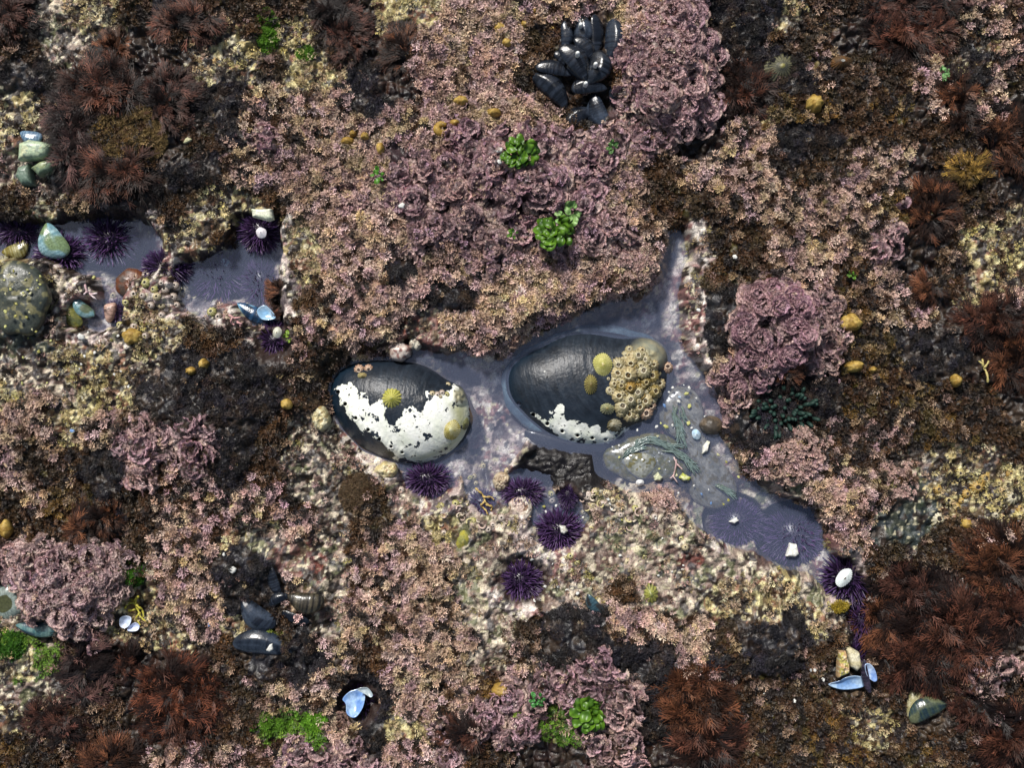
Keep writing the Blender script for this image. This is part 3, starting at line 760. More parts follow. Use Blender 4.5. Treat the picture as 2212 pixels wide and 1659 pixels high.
OUT_L = [(118, 800), (140, 690), (200, 600), (330, 525), (500, 492), (700, 490), (900, 508), (1010, 530), (1130, 590), (1250, 672), (1390, 745), (1445, 840), (1475, 960), (1470, 1100), (1410, 1250), (1300, 1370), (1150, 1455), (1000, 1497), (820, 1487), (640, 1435), (450, 1350), (300, 1230), (200, 1090), (135, 950)]
WEAR_L = [(190, 775), (300, 700), (345, 745), (370, 800), (440, 830), (520, 850), (500, 930), (600, 870), (660, 960), (600, 1030), (690, 1110), (750, 1120), (830, 1000), (920, 925), (960, 1000), (1010, 1000), (1070, 880), (1060, 800), (1200, 830), (1260, 790), (1330, 730), (1420, 790), (1470, 900), (1475, 1140), (1330, 1370), (1000, 1495), (790, 1450), (640, 1300), (480, 1200), (340, 1080), (270, 960), (210, 850)]
abL, trL = abalone(OUT_L, 'F', (800, 960), -.003, .040, [(197, 797), (266, 913), (367, 1050), (488, 1163), (597, 1254), (711, 1327), (817, 1383)], WEAR_L,
                   (1385, 830), 105, tanT=[(1240, 900), (1480, 850), (1480, 1200), (1300, 1400), (1000, 1500), (850, 1440), (1150, 1330), (1330, 1200)], rimdir=(-1, .2),
                   label='abalone with a large white worn patch across its dark blue shell, left of the two')
OUT_R = [(272, 690), (300, 570), (380, 470), (500, 395), (640, 325), (800, 250), (950, 212), (1100, 205), (1250, 225), (1400, 250), (1560, 255), (1720, 285), (1830, 360), (1890, 480), (1898, 650), (1860, 830), (1780, 980), (1680, 1090), (1520, 1150), (1430, 1210), (1330, 1285), (1180, 1325), (1000, 1325), (830, 1280), (680, 1215), (540, 1110), (400, 970), (300, 840)]
WEAR_R = [(545, 1010), (640, 1050), (690, 1080), (700, 985), (780, 960), (835, 915), (850, 1010), (880, 1060), (950, 1060), (1030, 1100), (1090, 1130), (1180, 1130), (1200, 1195), (1250, 1170), (1330, 1180), (1470, 1150), (1400, 1230), (1280, 1300), (1050, 1315), (860, 1265), (730, 1190), (640, 1085)]
abR, trR = abalone(OUT_R, 'G', (950, 730), -.010, .036, [(410, 915), (550, 1015), (685, 1105), (830, 1177), (978, 1218), (1122, 1242), (1250, 1257), (1355, 1220)], WEAR_R,
                   (1660, 430), 210, hole_r=21, rimdir=(-1, .2), wearbias=.05,
                   label='mostly black abalone with a barnacle cluster on its right end, half under water')
# mantle skirt and dark foot under the right-hand abalone
def skirt(outT, tile_, root, z0, w0, w1, name, cA, cB, h):
    o = smooth_closed(TP(tile_, outT), 160); c = o.mean(0); rows = []
    for k, f in enumerate(np.linspace(0, 1, 9)):
        s = w0 + (w1 - w0) * f + .0 * k
        wv = 1 + .012 * np.sin(np.arange(160) * .55) * f
        rows.append(np.column_stack([c + (o - c) * s * wv[:, None], np.full(160, h * (1 - f ** 2) ** .5)]))
    R_ = np.array(rows); X, Y = W(R_[..., 0], R_[..., 1], z0); cx, cy, cz = root.location
    V = np.stack([X - cx, Y - cy, R_[..., 2] + z0 - cz], -1)
    Q = ring_quads(8, 160)
    if V[-1, 0, 0] * V[-1, 5, 1] - V[-1, 5, 0] * V[-1, 0, 1] < 0: Q = Q[:, ::-1]
    t = sst(.3, .7, fbm(R_[..., 0], R_[..., 1], 26, 83, 3))[..., None]
    obj(name, mesh_np(name, V.reshape(-1, 3), Q, (np.array(cA) * (1 - t) + np.array(cB) * t).reshape(-1, 3), M['flesh']), root)
skirt([(235, 700), (290, 540), (400, 420), (640, 290), (850, 200), (1050, 150), (1250, 145), (1500, 190), (1750, 300), (1880, 480), (1850, 800), (1700, 1000), (1400, 1180), (1100, 1290), (800, 1280), (560, 1180), (380, 1060), (270, 880)], 'G', abR, -.0095, .88, 1.0, 'mantle', (.04, .065, .09), (.10, .15, .18), .004)
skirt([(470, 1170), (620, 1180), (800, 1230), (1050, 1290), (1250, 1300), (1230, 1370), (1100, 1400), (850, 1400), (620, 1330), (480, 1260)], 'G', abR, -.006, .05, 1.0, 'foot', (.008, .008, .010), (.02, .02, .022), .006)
skirt([(180, 700), (330, 505), (700, 470), (1000, 510), (1300, 700), (1500, 900), (1545, 1110), (1450, 1290), (1250, 1440), (1000, 1515), (700, 1480), (400, 1360), (200, 1120), (110, 900)], 'F', abL, -.0025, .86, 1.0, 'foot', (.015, .016, .018), (.06, .04, .025), .003)

# ------------------------------------------------------------ limpets
def limpet(name, tile_, cx, cy, rx, ry, ang, z, h, cols, ribs=26, label='', cat='limpet', group=None, scallop=.04, apex=(0, 0), mat='shell', nr=18, hole=False, parent=None):
    n_ = ribs * 4; a = np.arange(n_) * 2 * math.pi / n_
    r = np.linspace(0, 1, nr + 1)[:, None]
    sc = 1 + scallop * np.cos(a * ribs)[None] * r + .02 * np.sin(a * 5 + cx)[None]
    x0 = apex[0] * (1 - r) + r * np.cos(a)[None] * sc; y0 = apex[1] * (1 - r) + r * np.sin(a)[None] * sc
    ca, sa = math.cos(math.radians(ang)), math.sin(math.radians(ang))
    k = TS(tile_, 1) * K * (H - z) / (H - ZR)
    X = (x0 * rx * ca - y0 * ry * sa) * k; Y = (x0 * rx * sa + y0 * ry * ca) * k
    Z = h * (1 - r ** 1.35) + .04 * h * np.cos(a * ribs)[None] * r + 0 * X
    if hole: Z = Z - .35 * h * (r < .09)
    t = sst(.4, .6, fbm(X * 4000 + cx, Y * 4000 + cy, 16, 91, 3)); rib = (.5 + .5 * np.cos(a * ribs))[None] * sst(.1, .5, r) + 0 * X
    C = np.array(cols[0]) * (1 - t[..., None]) + np.array(cols[1]) * t[..., None]
    C = C * (1 - .55 * rib[..., None]) + np.array(cols[2]) * .55 * rib[..., None]
    ap = sst(.22, .08, r)[..., None] + 0 * X[..., None] if False else (1 - sst(.06, .22, r))[..., None] + 0 * X[..., None]
    C = C * (1 - ap) + np.array(cols[3]) * ap
    X = np.vstack([X, X[-1:] * .95]); Y = np.vstack([Y, Y[-1:] * .95]); Z = np.vstack([Z, Z[-1:] - .0025]); C = np.concatenate([C, C[-1:] * .7])
    me = mesh_np(name, np.stack([X, Y, Z], -1).reshape(-1, 3), ring_quads(nr + 1, n_), C.reshape(-1, 3), M[mat])
    px, py = W(*T(tile_, cx, cy), z)
    return obj(name, me, loc=(px, py, z - .0004), label=label, cat=cat, group=group)
YEL = [(.30, .29, .06), (.40, .38, .12), (.50, .47, .22), (.42, .36, .14)]
OLV = [(.10, .085, .02), (.05, .04, .015), (.40, .34, .12), (.14, .10, .03)]
GRN = [(.16, .17, .035), (.30, .30, .07), (.10, .10, .03), (.30, .28, .12)]
def sh(tr, t, x, y): return on_shell(tr, *T(t, x, y))
limpet('limpet', 'F', 720, 860, 96, 98, 0, sh(trL, 'F', 720, 860), .009, [(.26, .26, .03), (.35, .33, .07), (.44, .42, .14), (.2, .2, .05)], 16, 'yellow green scalloped limpet in the middle of the white patched abalone', scallop=.07)
limpet('limpet', 'F', 1290, 1160, 96, 104, 0, sh(trL, 'F', 1290, 1160), .010, [(.33, .29, .08), (.44, .42, .22), (.24, .17, .04), (.45, .45, .28)], 30, 'olive and cream limpet on the lower right of the white patched abalone', scallop=.015)
limpet('limpet', 'F', 1430, 1105, 62, 38, 80, sh(trL, 'F', 1430, 1105), .006, [(.06, .07, .03), (.10, .10, .03), (.20, .19, .08), (.05, .05, .02)], 22, 'small dark green limpet at the right rim of the white patched abalone')
limpet('limpet', 'F', 435, 642, 52, 34, -10, sh(trL, 'F', 435, 642), .005, [(.28, .24, .10), (.20, .15, .05), (.40, .35, .2), (.1, .08, .03)], 18, 'small tan ribbed limpet near the upper left edge of the white patched abalone')
limpet('limpet', 'G', 1220, 540, 98, 122, 0, sh(trR, 'G', 1220, 540), .009, YEL, 30, 'pale yellow oval ribbed limpet beside the barnacle cluster', apex=(0, .08), scallop=.03)
limpet('limpet', 'G', 1105, 725, 66, 98, 0, sh(trR, 'G', 1105, 725), .008, OLV, 20, 'dark olive speckled limpet below the pale yellow one on the black abalone', scallop=.05)
limpet('limpet', 'G', 1262, 955, 76, 60, -15, sh(trR, 'G', 1262, 955), .007, [(.14, .14, .05), (.07, .07, .03), (.42, .42, .28), (.2, .14, .05)], 16, 'grey green ribbed limpet under the lower left of the barnacle cluster', scallop=.05)
limpet('limpet', 'G', 1325, 1110, 84, 70, -20, sh(trR, 'G', 1325, 1110), .008, [(.10, .085, .04), (.30, .28, .20), (.05, .04, .02), (.16, .13, .07)], 14, 'brown and grey mottled limpet over the white worn strip of the black abalone', scallop=.05)
gx_, gy_, gz_ = ground_at(*T('Q', 768, 972))
limpet('limpet', 'Q', 768, 972, 96, 128, -12, gz_, .010, [(.30, .27, .03), (.14, .15, .05), (.40, .36, .08), (.25, .22, .06)], 40, 'smooth yellow green egg shaped limpet on the pale crust below the urchins', scallop=.005, apex=(0, .1))
gx_, gy_, gz_ = ground_at(*T('K', 1935, 845))
limpet('limpet', 'K', 1935, 845, 46, 60, 10, gz_, .007, [(.20, .22, .04), (.08, .10, .03), (.40, .36, .10), (.2, .2, .08)], 12, 'bumpy green limpet on pale rock right of the dark algae hump', scallop=.08)
gx_, gy_, gz_ = ground_at(*T('C', 700, 420))
limpet('limpet', 'C', 705, 420, 105, 88, 20, gz_ + .002, .012, [(.05, .05, .04), (.09, .085, .06), (.16, .15, .07), (.22, .20, .06)], 22, 'large dark grey limpet beside the red tuft at upper right')
gx_, gy_, gz_ = ground_at(*T('C', 1080, 385))
limpet('limpet', 'C', 1080, 385, 75, 45, 0, gz_ + .002, .010, [(.12, .05, .015), (.05, .03, .02), (.20, .12, .05), (.5, .5, .45)], 20, 'brown keyhole limpet with a white topped opening, upper right', hole=True)
for (t, x, y, rx, ry, ang, c, lb) in [
        ('L', 1100, 447, 42, 66, -38, [(.62, .68, .66), (.72, .76, .74), (.55, .62, .62), (.12, .10, .08)], 'white oval keyhole limpet shell on the dark urchin at lower right'),
        ('A', 1616, 1438, 32, 36, 20, [(.72, .70, .72), (.8, .76, .78), (.6, .55, .6), (.25, .2, .25)], 'small white limpet shell on the urchin under the pale stone chip'),
        ('E', 1715, 828, 28, 36, -10, [(.45, .45, .36), (.6, .6, .5), (.4, .38, .3), (.16, .12, .06)], 'little cream ring shaped shell on the urchin left of the abalones'),
        ('I', 185, 1115, 26, 34, 20, [(.40, .55, .66), (.60, .70, .76), (.3, .45, .6), (.06, .08, .12)], 'pale blue oval shell with a dark centre on the sandy anemone'),
        ('K', 1870, 160, 26, 20, 0, [(.62, .62, .62), (.7, .7, .7), (.5, .5, .5), (.5, .5, .5)], 'round white shell at the lower edge of the olive anemone')]:
    gx_, gy_, gz_ = ground_at(*T(t, x, y)); gz_ = max(gz_, -.002) + {'L': .026, 'A': .030, 'E': .024}.get(t, .004)
    limpet('limpet_shell', t, x, y, rx, ry, ang, gz_, .004, c, 24, lb, cat='shell', scallop=.015, mat='pearl')

# ------------------------------------------------------------ barnacles
def barnacle_mesh(seed, spiky=False, cols=None):
    r_ = np.random.default_rng(seed); n_ = 36; a = np.arange(n_) * 2 * math.pi / n_
    ribs = r_.integers(9, 13)
    prof = [(1.0, -.20), (1.0, 0), (.88, .25), (.66, .52), (.44, .72), (.36, .78), (.30, .74), (.25, .62), (.20, .55), (.10, .60), (.0, .66)]
    V = []; C = []
    for k, (r, z) in enumerate(prof):
        rb = 1 + ((.22 if spiky else .07) * np.cos(a * ribs + seed) + r_.uniform(-.02, .02, n_)) * sst(.35, 1, r)
        el = 1 + .15 * np.cos(2 * a + seed) * (r < .5)
        V.append(np.stack([r * rb * el * np.cos(a), r * rb * np.sin(a), np.full(n_, z) + .04 * np.cos(a * 4) * (r < .6)], 1))
        c = np.array(cols[0] if r > .8 else cols[1] if r > .4 else cols[2] if r > .28 else ((.02, .015, .012) if spiky or cols[3][0] < .06 else tuple(.5 * v for v in cols[3])) if r > .17 else cols[3])
        cc = np.tile(c, (n_, 1)) * (1 - .35 * (np.cos(a * ribs + seed) < -.2) * (.4 < r))[:, None] * r_.uniform(.85, 1.15, (n_, 1)); C.append(cc)
    return mesh_np('barnacle', np.concatenate(V), ring_quads(len(prof) - 1, n_)[:, ::-1], np.concatenate(C), M['shell'])
BT = [barnacle_mesh(1, cols=[(.38, .30, .16), (.46, .38, .20), (.5, .45, .3), (.14, .09, .03)]), barnacle_mesh(2, cols=[(.26, .16, .04), (.36, .22, .05), (.42, .32, .14), (.10, .06, .02)]),
      barnacle_mesh(3, cols=[(.30, .25, .13), (.40, .35, .20), (.52, .47, .34), (.2, .16, .1)]), barnacle_mesh(4, cols=[(.16, .12, .04), (.24, .18, .06), (.40, .34, .18), (.08, .05, .02)])]
BP = [barnacle_mesh(5, cols=[(.40, .25, .17), (.48, .32, .22), (.5, .4, .3), (.1, .06, .05)])]
BS = [barnacle_mesh(6, True, [(.42, .34, .12), (.5, .42, .18), (.44, .36, .2), (.03, .02, .02)]), barnacle_mesh(7, True, [(.40, .24, .06), (.42, .28, .08), (.3, .2, .08), (.03, .02, .02)]), barnacle_mesh(8, True, [(.45, .40, .25), (.55, .5, .36), (.5, .45, .3), (.03, .02, .02)])]
BC = [barnacle_mesh(9, cols=[(.45, .36, .20), (.55, .47, .30), (.5, .42, .25), (.03, .025, .02)]), barnacle_mesh(10, cols=[(.36, .28, .22), (.5, .42, .36), (.6, .52, .44), (.02, .02, .02)]), barnacle_mesh(11, cols=[(.34, .32, .10), (.46, .42, .18), (.55, .5, .3), (.03, .03, .03)])]
def barnacle(meshes, x, y, z, r, h, label, group, k=None):
    o = obj('barnacle', meshes[random.randrange(len(meshes)) if k is None else k], loc=(x, y, z), label=label, cat='barnacle', group=group, rz=random.random() * 6.28)
    o.scale = (r, r, h); o.rotation_euler.x = random.uniform(-.2, .2); o.rotation_euler.y = random.uniform(-.2, .2)
    return o
# cluster on the black abalone
placed = []
CLU = [(1400, 470), (1480, 380), (1600, 400), (1700, 500), (1770, 600), (1810, 720), (1760, 860), (1690, 960), (1570, 1050), (1430, 1030), (1370, 930), (1310, 830), (1300, 700), (1330, 580)]
big = [(1475, 630, 62), (1705, 640, 55), (1615, 590, 60), (1375, 525, 50), (1365, 620, 52), (1570, 445, 50), (1500, 510, 48), (1290, 780, 38), (1375, 835, 56), (1725, 790, 55), (1780, 715, 45), (1410, 935, 62), (1480, 1020, 52), (1540, 1040, 36),
       (1485, 870, 55), (1490, 750, 48), (1640, 880, 54), (1485, 385, 34), (1605, 395, 34), (1450, 440, 36), (1400, 990, 44), (1640, 700, 44), (1560, 800, 52), (1280, 668, 18), (1330, 720, 36), (1700, 880, 40), (1720, 530, 40), (1640, 480, 40), (1580, 940, 50), (1400, 740, 42)]
for (x, y, r) in big: placed.append((x, y, r))
tries = 0
while len(placed) < 120 and tries < 4000:
    tries += 1; x, y = random.uniform(1290, 1820), random.uniform(370, 1060); r = random.uniform(16, 34)
    if poly_sd(np.array([x]), np.array([y]), CLU)[0] > 5 and all(math.hypot(x - a, y - b) > (r + c) * .52 for a, b, c in placed): placed.append((x, y, r))
for i, (x, y, r) in enumerate(placed):
    z = sh(trR, 'G', x, y); px, py = W(*T('G', x, y), z + .003); R_ = TS('G', r) * K * 1.3
    inner = math.hypot(x - 1560, y - 730) < 200
    barnacle(BT, px, py, z - .0012 + (.003 if inner else 0), R_, R_ * random.uniform(.6, 1.3), 'tan and brown barnacle packed into the cluster on the black abalone', 'barnacles clustered on the black abalone', k=(i * 7 % 4) if inner else (0, 2)[i % 2])
px, py, pz = *W(*T('G', 1640, 1000), .004), .001
for (x, y, r) in [(1640, 995, 75), (1850, 560, 60), (1690, 930, 55)]:
    z = max(sh(trR, 'G', x, y), -.006); px, py = W(*T('G', x, y), z); barnacle(BP, px, py, z - .001, TS('G', r) * K, .008, 'flat pinkish barnacle at the waterline beside the cluster on the black abalone', 'pinkish barnacles at the waterline')
for (x, y, r, lb) in [(400, 582, 52, 'pink barnacle near the upper left rim of the white patched abalone'), (492, 574, 46, 'pink barnacle just right of another near the upper rim of the white patched abalone'), (1262, 728, 27, 'small cream barnacle above the spire of the white patched abalone')]:
    z = sh(trL, 'F', x, y); px, py = W(*T('F', x, y), z); barnacle(BP if r > 30 else BC, px, py, z - .001, TS('F', r) * K, TS('F', r) * K * .8, lb, None, 0)
for (x, y, r) in [(1110, 815, 30), (1160, 822, 30), (1205, 806, 32), (1250, 822, 28), (1185, 845, 22)]:
    z = sh(trL, 'F', x, y); px, py = W(*T('F', x, y), z); barnacle(BC, px, py, z - .001, TS('F', r) * K, TS('F', r) * K, 'tiny cream barnacle in the row above the right half of the white patch', 'cream barnacle row on the white patched abalone')
# barnacles on rock
def rock_barnacles(meshes, pts, label, group):
    for (t, x, y, r) in pts:
        gx_, gy_, gz_ = ground_at(*T(t, x, y)); R_ = TS(t, r) * K
        if lump(*T(t, x, y), 1238, 1000, 118, 52, 1, 1) > 0: continue
        barnacle(meshes, gx_, gy_, gz_ - R_ * .1, R_, R_ * .9, label, group)
rock_barnacles(BC, [('E', x, y, r) for x, y, r in [(905, 470, 30), (900, 520, 30), (970, 605, 26), (1130, 570, 42), (1060, 530, 26), (830, 590, 30), (740, 580, 30), (1075, 610, 28), (930, 660, 26), (1000, 660, 24), (860, 660, 30), (950, 560, 26), (1020, 560, 28),
    (880, 720, 26), (940, 760, 26), (780, 640, 26), (700, 600, 24), (1000, 720, 24), (830, 790, 26), (900, 850, 26), (960, 850, 24), (1310, 700, 30), (1350, 730, 26), (1090, 660, 24), (1160, 610, 22), (700, 760, 22), (740, 780, 22), (1000, 520, 24), (880, 600, 22)]],
    'cream ringed barnacle in the colony between the two left pools', 'barnacle colony between the left pools')
rock_barnacles(BS, [('P', x, y, r) for x, y, r in [(1690, 120, 105), (2090, 165, 110), (2045, 370, 95), (1605, 235, 90), (1885, 190, 50), (1735, 275, 32), (1875, 292, 34), (1465, 325, 60), (1580, 365, 60), (1700, 375, 75), (1860, 450, 90), (1855, 540, 60), (1835, 610, 55), (1230, 415, 70),
    (1340, 500, 60), (1095, 650, 110), (1090, 270, 60), (1370, 60, 60), (1960, 500, 45), (2140, 620, 70), (2150, 250, 60), (1400, 420, 40), (1525, 100, 45), (1530, 170, 45), (1900, 40, 40), (2030, 60, 50), (1760, 500, 45), (2160, 520, 50)]],
    'yellow ribbed barnacle in the star like patch at the right edge', 'yellow barnacle patch at the right edge')
rock_barnacles(BC, [('Q', x, y, r) for x, y, r in [(1180, 300, 50), (1160, 400, 44), (1230, 230, 34), (870, 760, 44), (1030, 840, 40), (1080, 790, 34), (1170, 720, 44), (1410, 510, 62), (1470, 600, 44), (1700, 540, 40), (1690, 470, 36), (1990, 380, 36), (2000, 320, 38), (1930, 270, 36), (2070, 500, 44), (2140, 460, 40),
    (2030, 660, 34), (1890, 1120, 36), (1960, 1190, 34), (1880, 1270, 32), (1800, 1230, 30), (570, 880, 36), (600, 1050, 36), (690, 570, 40), (540, 600, 40), (880, 290, 34), (980, 180, 34), (1060, 200, 34), (840, 300, 32), (900, 360, 30), (1110, 150, 28), (1900, 460, 30), (720, 690, 30), (120, 430, 40)]] +
    [('K', x, y, r) for x, y, r in [(1550, 235, 26), (1590, 215, 24), (1665, 235, 30), (1640, 290, 24), (1700, 270, 22), (1960, 370, 24), (2110, 380, 24), (1980, 400, 22), (2120, 505, 22), (2020, 390, 22), (2180, 440, 22), (1580, 300, 20), (1750, 360, 20), (1840, 320, 22), (2150, 560, 22), (1790, 650, 24), (1420, 620, 20), (1440, 700, 20), (1900, 620, 20)]],
    'cream tube mouthed barnacle in the crust around the middle urchins', 'cream crust barnacles around the middle urchins')
rock_barnacles(BC, [('J', x, y, r) for x, y, r in [(1500, 50, 30), (1530, 100, 34), (1470, 105, 26), (1440, 20, 26), (1480, 10, 22)]], 'cream barnacle in the small group above the dark hump at lower left', 'cream barnacles above the lower left hump')

# ------------------------------------------------------------ sea urchins
def urchin(D, rx, ry, z, label, tilt=0, ns=230, tip=(.17, .07, .22), base=(.028, .010, .045), sp=.44, test=.62, rot=0, group='purple sea urchins in the tide pools', hr=.75):
    x, y = W(D[0], D[1], z); k = K
    root = obj('sea_urchin', None, loc=(x, y, z), label=label, cat='sea urchin', group=group)
    ns = int(ns * 1.9); tx, ty, tz = rx * k * test, ry * k * test, min(rx, ry) * k * test * .8
    n_, m_ = 32, 14; th = np.linspace(.02, math.pi * .62, m_)[:, None]; ph = np.arange(n_)[None] * 2 * math.pi / n_
    V = np.stack([tx * np.sin(th) * np.cos(ph), ty * np.sin(th) * np.sin(ph), tz * np.cos(th) + 0 * ph], -1)
    obj('body', mesh_np('body', V.reshape(-1, 3), ring_quads(m_ - 1, n_), tile((.018, .008, .028), n_ * m_), M['spine']), root)
    # golden-spiral spine bases over the upper two thirds
    i = np.arange(ns) + .5; cz = 1 - i / ns * 1.25; f = i * 2.39996; s_ = np.sqrt(np.clip(1 - cz * cz, 0, 1))
    d = np.stack([s_ * np.cos(f), s_ * np.sin(f), cz], 1); P = d * np.array([tx, ty, tz])
    d2 = d * np.array([1, 1, hr]) + rng.normal(0, .24, (ns, 3)); L = rng.uniform(.7, 1.1, ns) * sp * (rx + ry) / 2 * k
    L = L * (.75 + .3 * s_)
    R = frames(d2, rng.uniform(0, 6, ns))
    cone = np.array([[math.cos(a) * .075, math.sin(a) * .075, 0] for a in (0, 1.57, 3.14, 4.71)] + [[math.cos(a) * .06, math.sin(a) * .06, .55] for a in (0, 1.57, 3.14, 4.71)] + [[math.cos(a) * .02, math.sin(a) * .02, 1] for a in (0, 1.57, 3.14, 4.71)])
    Qc = np.array([[j * 4 + q, j * 4 + (q + 1) % 4, (j + 1) * 4 + (q + 1) % 4, (j + 1) * 4 + q] for j in (0, 1) for q in range(4)])
    Tc = np.array([0] * 4 + [.6] * 4 + [1] * 4)
    V, Q, C = instance([(cone, Qc, Tc)], P, R, L, jit(tile(base, ns)), jit(tile(tip, ns), .7))
    obj('spines', mesh_np('spines', V, Q, C, M['spine']), root, kind='stuff')
    return root
def gU(D, lift): return ground_at(*D)[2] + lift
U = [
 (T('Q', 400, 320), TS('Q', 285), TS('Q', 190), -.003, 'purple urchin just under the white patched abalone', 260),
 (T('Q', 1395, 460), TS('Q', 260), TS('Q', 155), -.001, 'purple urchin with a pale barnacled rock covering its lower middle', 220),
 (T('Q', 1865, 500), TS('Q', 105), TS('Q', 150), .004, 'very dark urchin wedged in a small hollow below the black abalone', 200),
 (T('Q', 1770, 870), TS('Q', 290), TS('Q', 275), -.004, 'purple urchin with shell bits on top, in its own round puddle', 300),
 (T('Q', 1375, 1375), TS('Q', 262), TS('Q', 240), .000, 'vivid purple urchin filling a dry round hollow below the others', 300),
 (T('Q', 970, 570), TS('Q', 190), TS('Q', 160), -.009, 'submerged violet urchin with a golden sprig lying over it', 220),
 (T('L', 445, 110), 66, 57, -.022, 'submerged urchin with a small white chip, left of the larger submerged one', 260),
 (T('L', 790, 190), 78, 72, -.024, 'large submerged urchin carrying a white trapezoid stone chip', 300),
 (T('L', 1140, 450), 75, 62, -.002, 'dark urchin under the white oval keyhole shell', 240),
 (T('A', 1610, 1430), 50, 52, .000, 'purple urchin below the pale stone chip at the head of the left pool', 240),
 (T('E', 1035, 430), 62, 40, .000, 'dark purple urchin on the ridge between the two left pools', 260),
 (T('E', 1705, 885), 46, 46, .001, 'purple urchin left of the abalones with a cream ring shell on it', 240),
 (T('E', 385, 345), 66, 46, -.004, 'purple urchin underneath the pale blue mussel in the left pool', 240),
 (T('E', 690, 250), 62, 62, -.011, 'half submerged urchin whose spines poke through the left pool surface', 260),
 (T('E', 1355, 480), 92, 66, -.027, 'large faint urchin deep in the pool at left centre', 260),
 (T('E', 1620, 520), 46, 62, -.016, 'submerged violet urchin against the right bank of the left centre pool', 200),
 (T('E', 110, 205), 55, 34, -.002, 'purple urchin at the left edge above the brown mussel', 200),
 (T('E', 720, 700), 28, 30, -.004, 'small purple urchin beside the pink shell', 150),
 (T('L', 1210, 720), 34, 52, .001, 'purple urchin half hidden under the red seaweed at lower right', 180),
 (T('L', 1150, 930), 58, 42, .002, 'dark urchin beneath the tan rock fragment and blue shells', 200),
 (T('K', 135, 1510), 56, 54, .000, 'blackish urchin in a round hole at bottom centre, holding blue shells', 220)]
for (D, rx, ry, z, lb, ns) in U:
    dark = 'dark' in lb or 'blackish' in lb
    if 'ubmerged urchin' in lb and 'small' in lb or 'large submerged' in lb:
        urchin(D, rx, ry, z, lb, ns=int(ns * 1.3), tip=(.10, .055, .15), base=(.03, .018, .06), group=None, sp=.30, test=.74); continue
    urchin(D, rx, ry, z, lb, ns=ns, tip=(.06, .03, .10) if dark else (.085, .042, .125), base=(.010, .005, .018) if dark else (.018, .008, .030), group=None)

# ------------------------------------------------------------ mussels
def mussel_valve(L, Wd, Th, cols, seed, flip):
    """half shell with its beak at -x, domed towards +z (or -z)"""
    nu, nv = 46, 20
    u = np.linspace(0, 1, nu)[:, None]; v = np.linspace(-1, 1, nv)[None]
    w = np.where(u < .6, np.sin(math.pi / 2 * np.power(np.clip(u, 0, .6) / .6, .72)), np.sqrt(np.clip(1 - ((u - .6) / .402) ** 2, 0, 1)))
    x = (u - .5) * L + 0 * v; y = w * Wd / 2 * v + (-.22 * Wd) * np.sin(math.pi * u) + 0 * v
    z = Th / 2 * w * np.power(np.clip(1 - np.abs(v) ** 2.0, 0, 1), .6) * (1 - .30 * u) * (1 + .18 * np.exp(-((v + .25) / .35) ** 2))
    ring = fbm(np.hypot(u * 60, v * 20 * u), 0 * u + seed, 2.6, 95, 2)
    z = z + (ring - .5) * Th * .022 * sst(0, .1, 1 - np.abs(v))
    t = sst(.3, .8, ring)[..., None]; t2 = (sst(.5, .7, fbm(u * 60, v * 30, 22, int(seed) % 50, 2)))[..., None]
    C = np.array(cols[0]) * (1 - t) + np.array(cols[1]) * t; C = C * (1 - t2) + np.array(cols[2]) * t2
    if flip: z = -z
    Q = np.array([[i * nv + j, (i + 1) * nv + j, (i + 1) * nv + j + 1, i * nv + j + 1] for i in range(nu - 1) for j in range(nv - 1)])
    if flip: Q = Q[:, ::-1]
    return mesh_np('valve', np.stack([x, y, z], -1).reshape(-1, 3), Q, C.reshape(-1, 3), M['mshell'])
M['mshell'] = vmat('mussel_shell', .24, .42, 500, .3, bump=.2, bscale=700, wet=.08)
BLK = [(.004, .005, .008), (.018, .023, .034), (.007, .009, .014)]
SLT = [(.018, .025, .038), (.006, .008, .014), (.034, .045, .066)]
def mussel(t, tipp, broad, w, z, label, cols=BLK, roll=0.0, th=.58, pitch=0.0, group=None, seed=1, parts=True, cat='mussel'):
    a = np.array(T(t, *tipp)); b_ = np.array(T(t, *broad)); zz = z
    ax, ay = W(a[0], a[1], zz); bx, by = W(b_[0], b_[1], zz)
    L = math.hypot(bx - ax, by - ay) * 1.12; Wd = TS(t, w) * K * 1.04
    root = obj('mussel', None, loc=((ax + bx) / 2, (ay + by) / 2, zz), label=label, cat=cat, group=group)
    from mathutils import Matrix
    Rm = Matrix.Rotation(math.atan2(by - ay, bx - ax), 3, 'Z') @ Matrix.Rotation(pitch, 3, 'Y') @ Matrix.Rotation(roll, 3, 'X')
    root.rotation_euler = Rm.to_euler()
    obj('valve', mussel_valve(L, Wd, Wd * th, cols, seed * 3.7, False), root)
    obj('valve', mussel_valve(L, Wd, Wd * th, cols, seed * 3.7 + 1, True), root)
    return root
zc = ground_at(1270, 140)[2] + .004
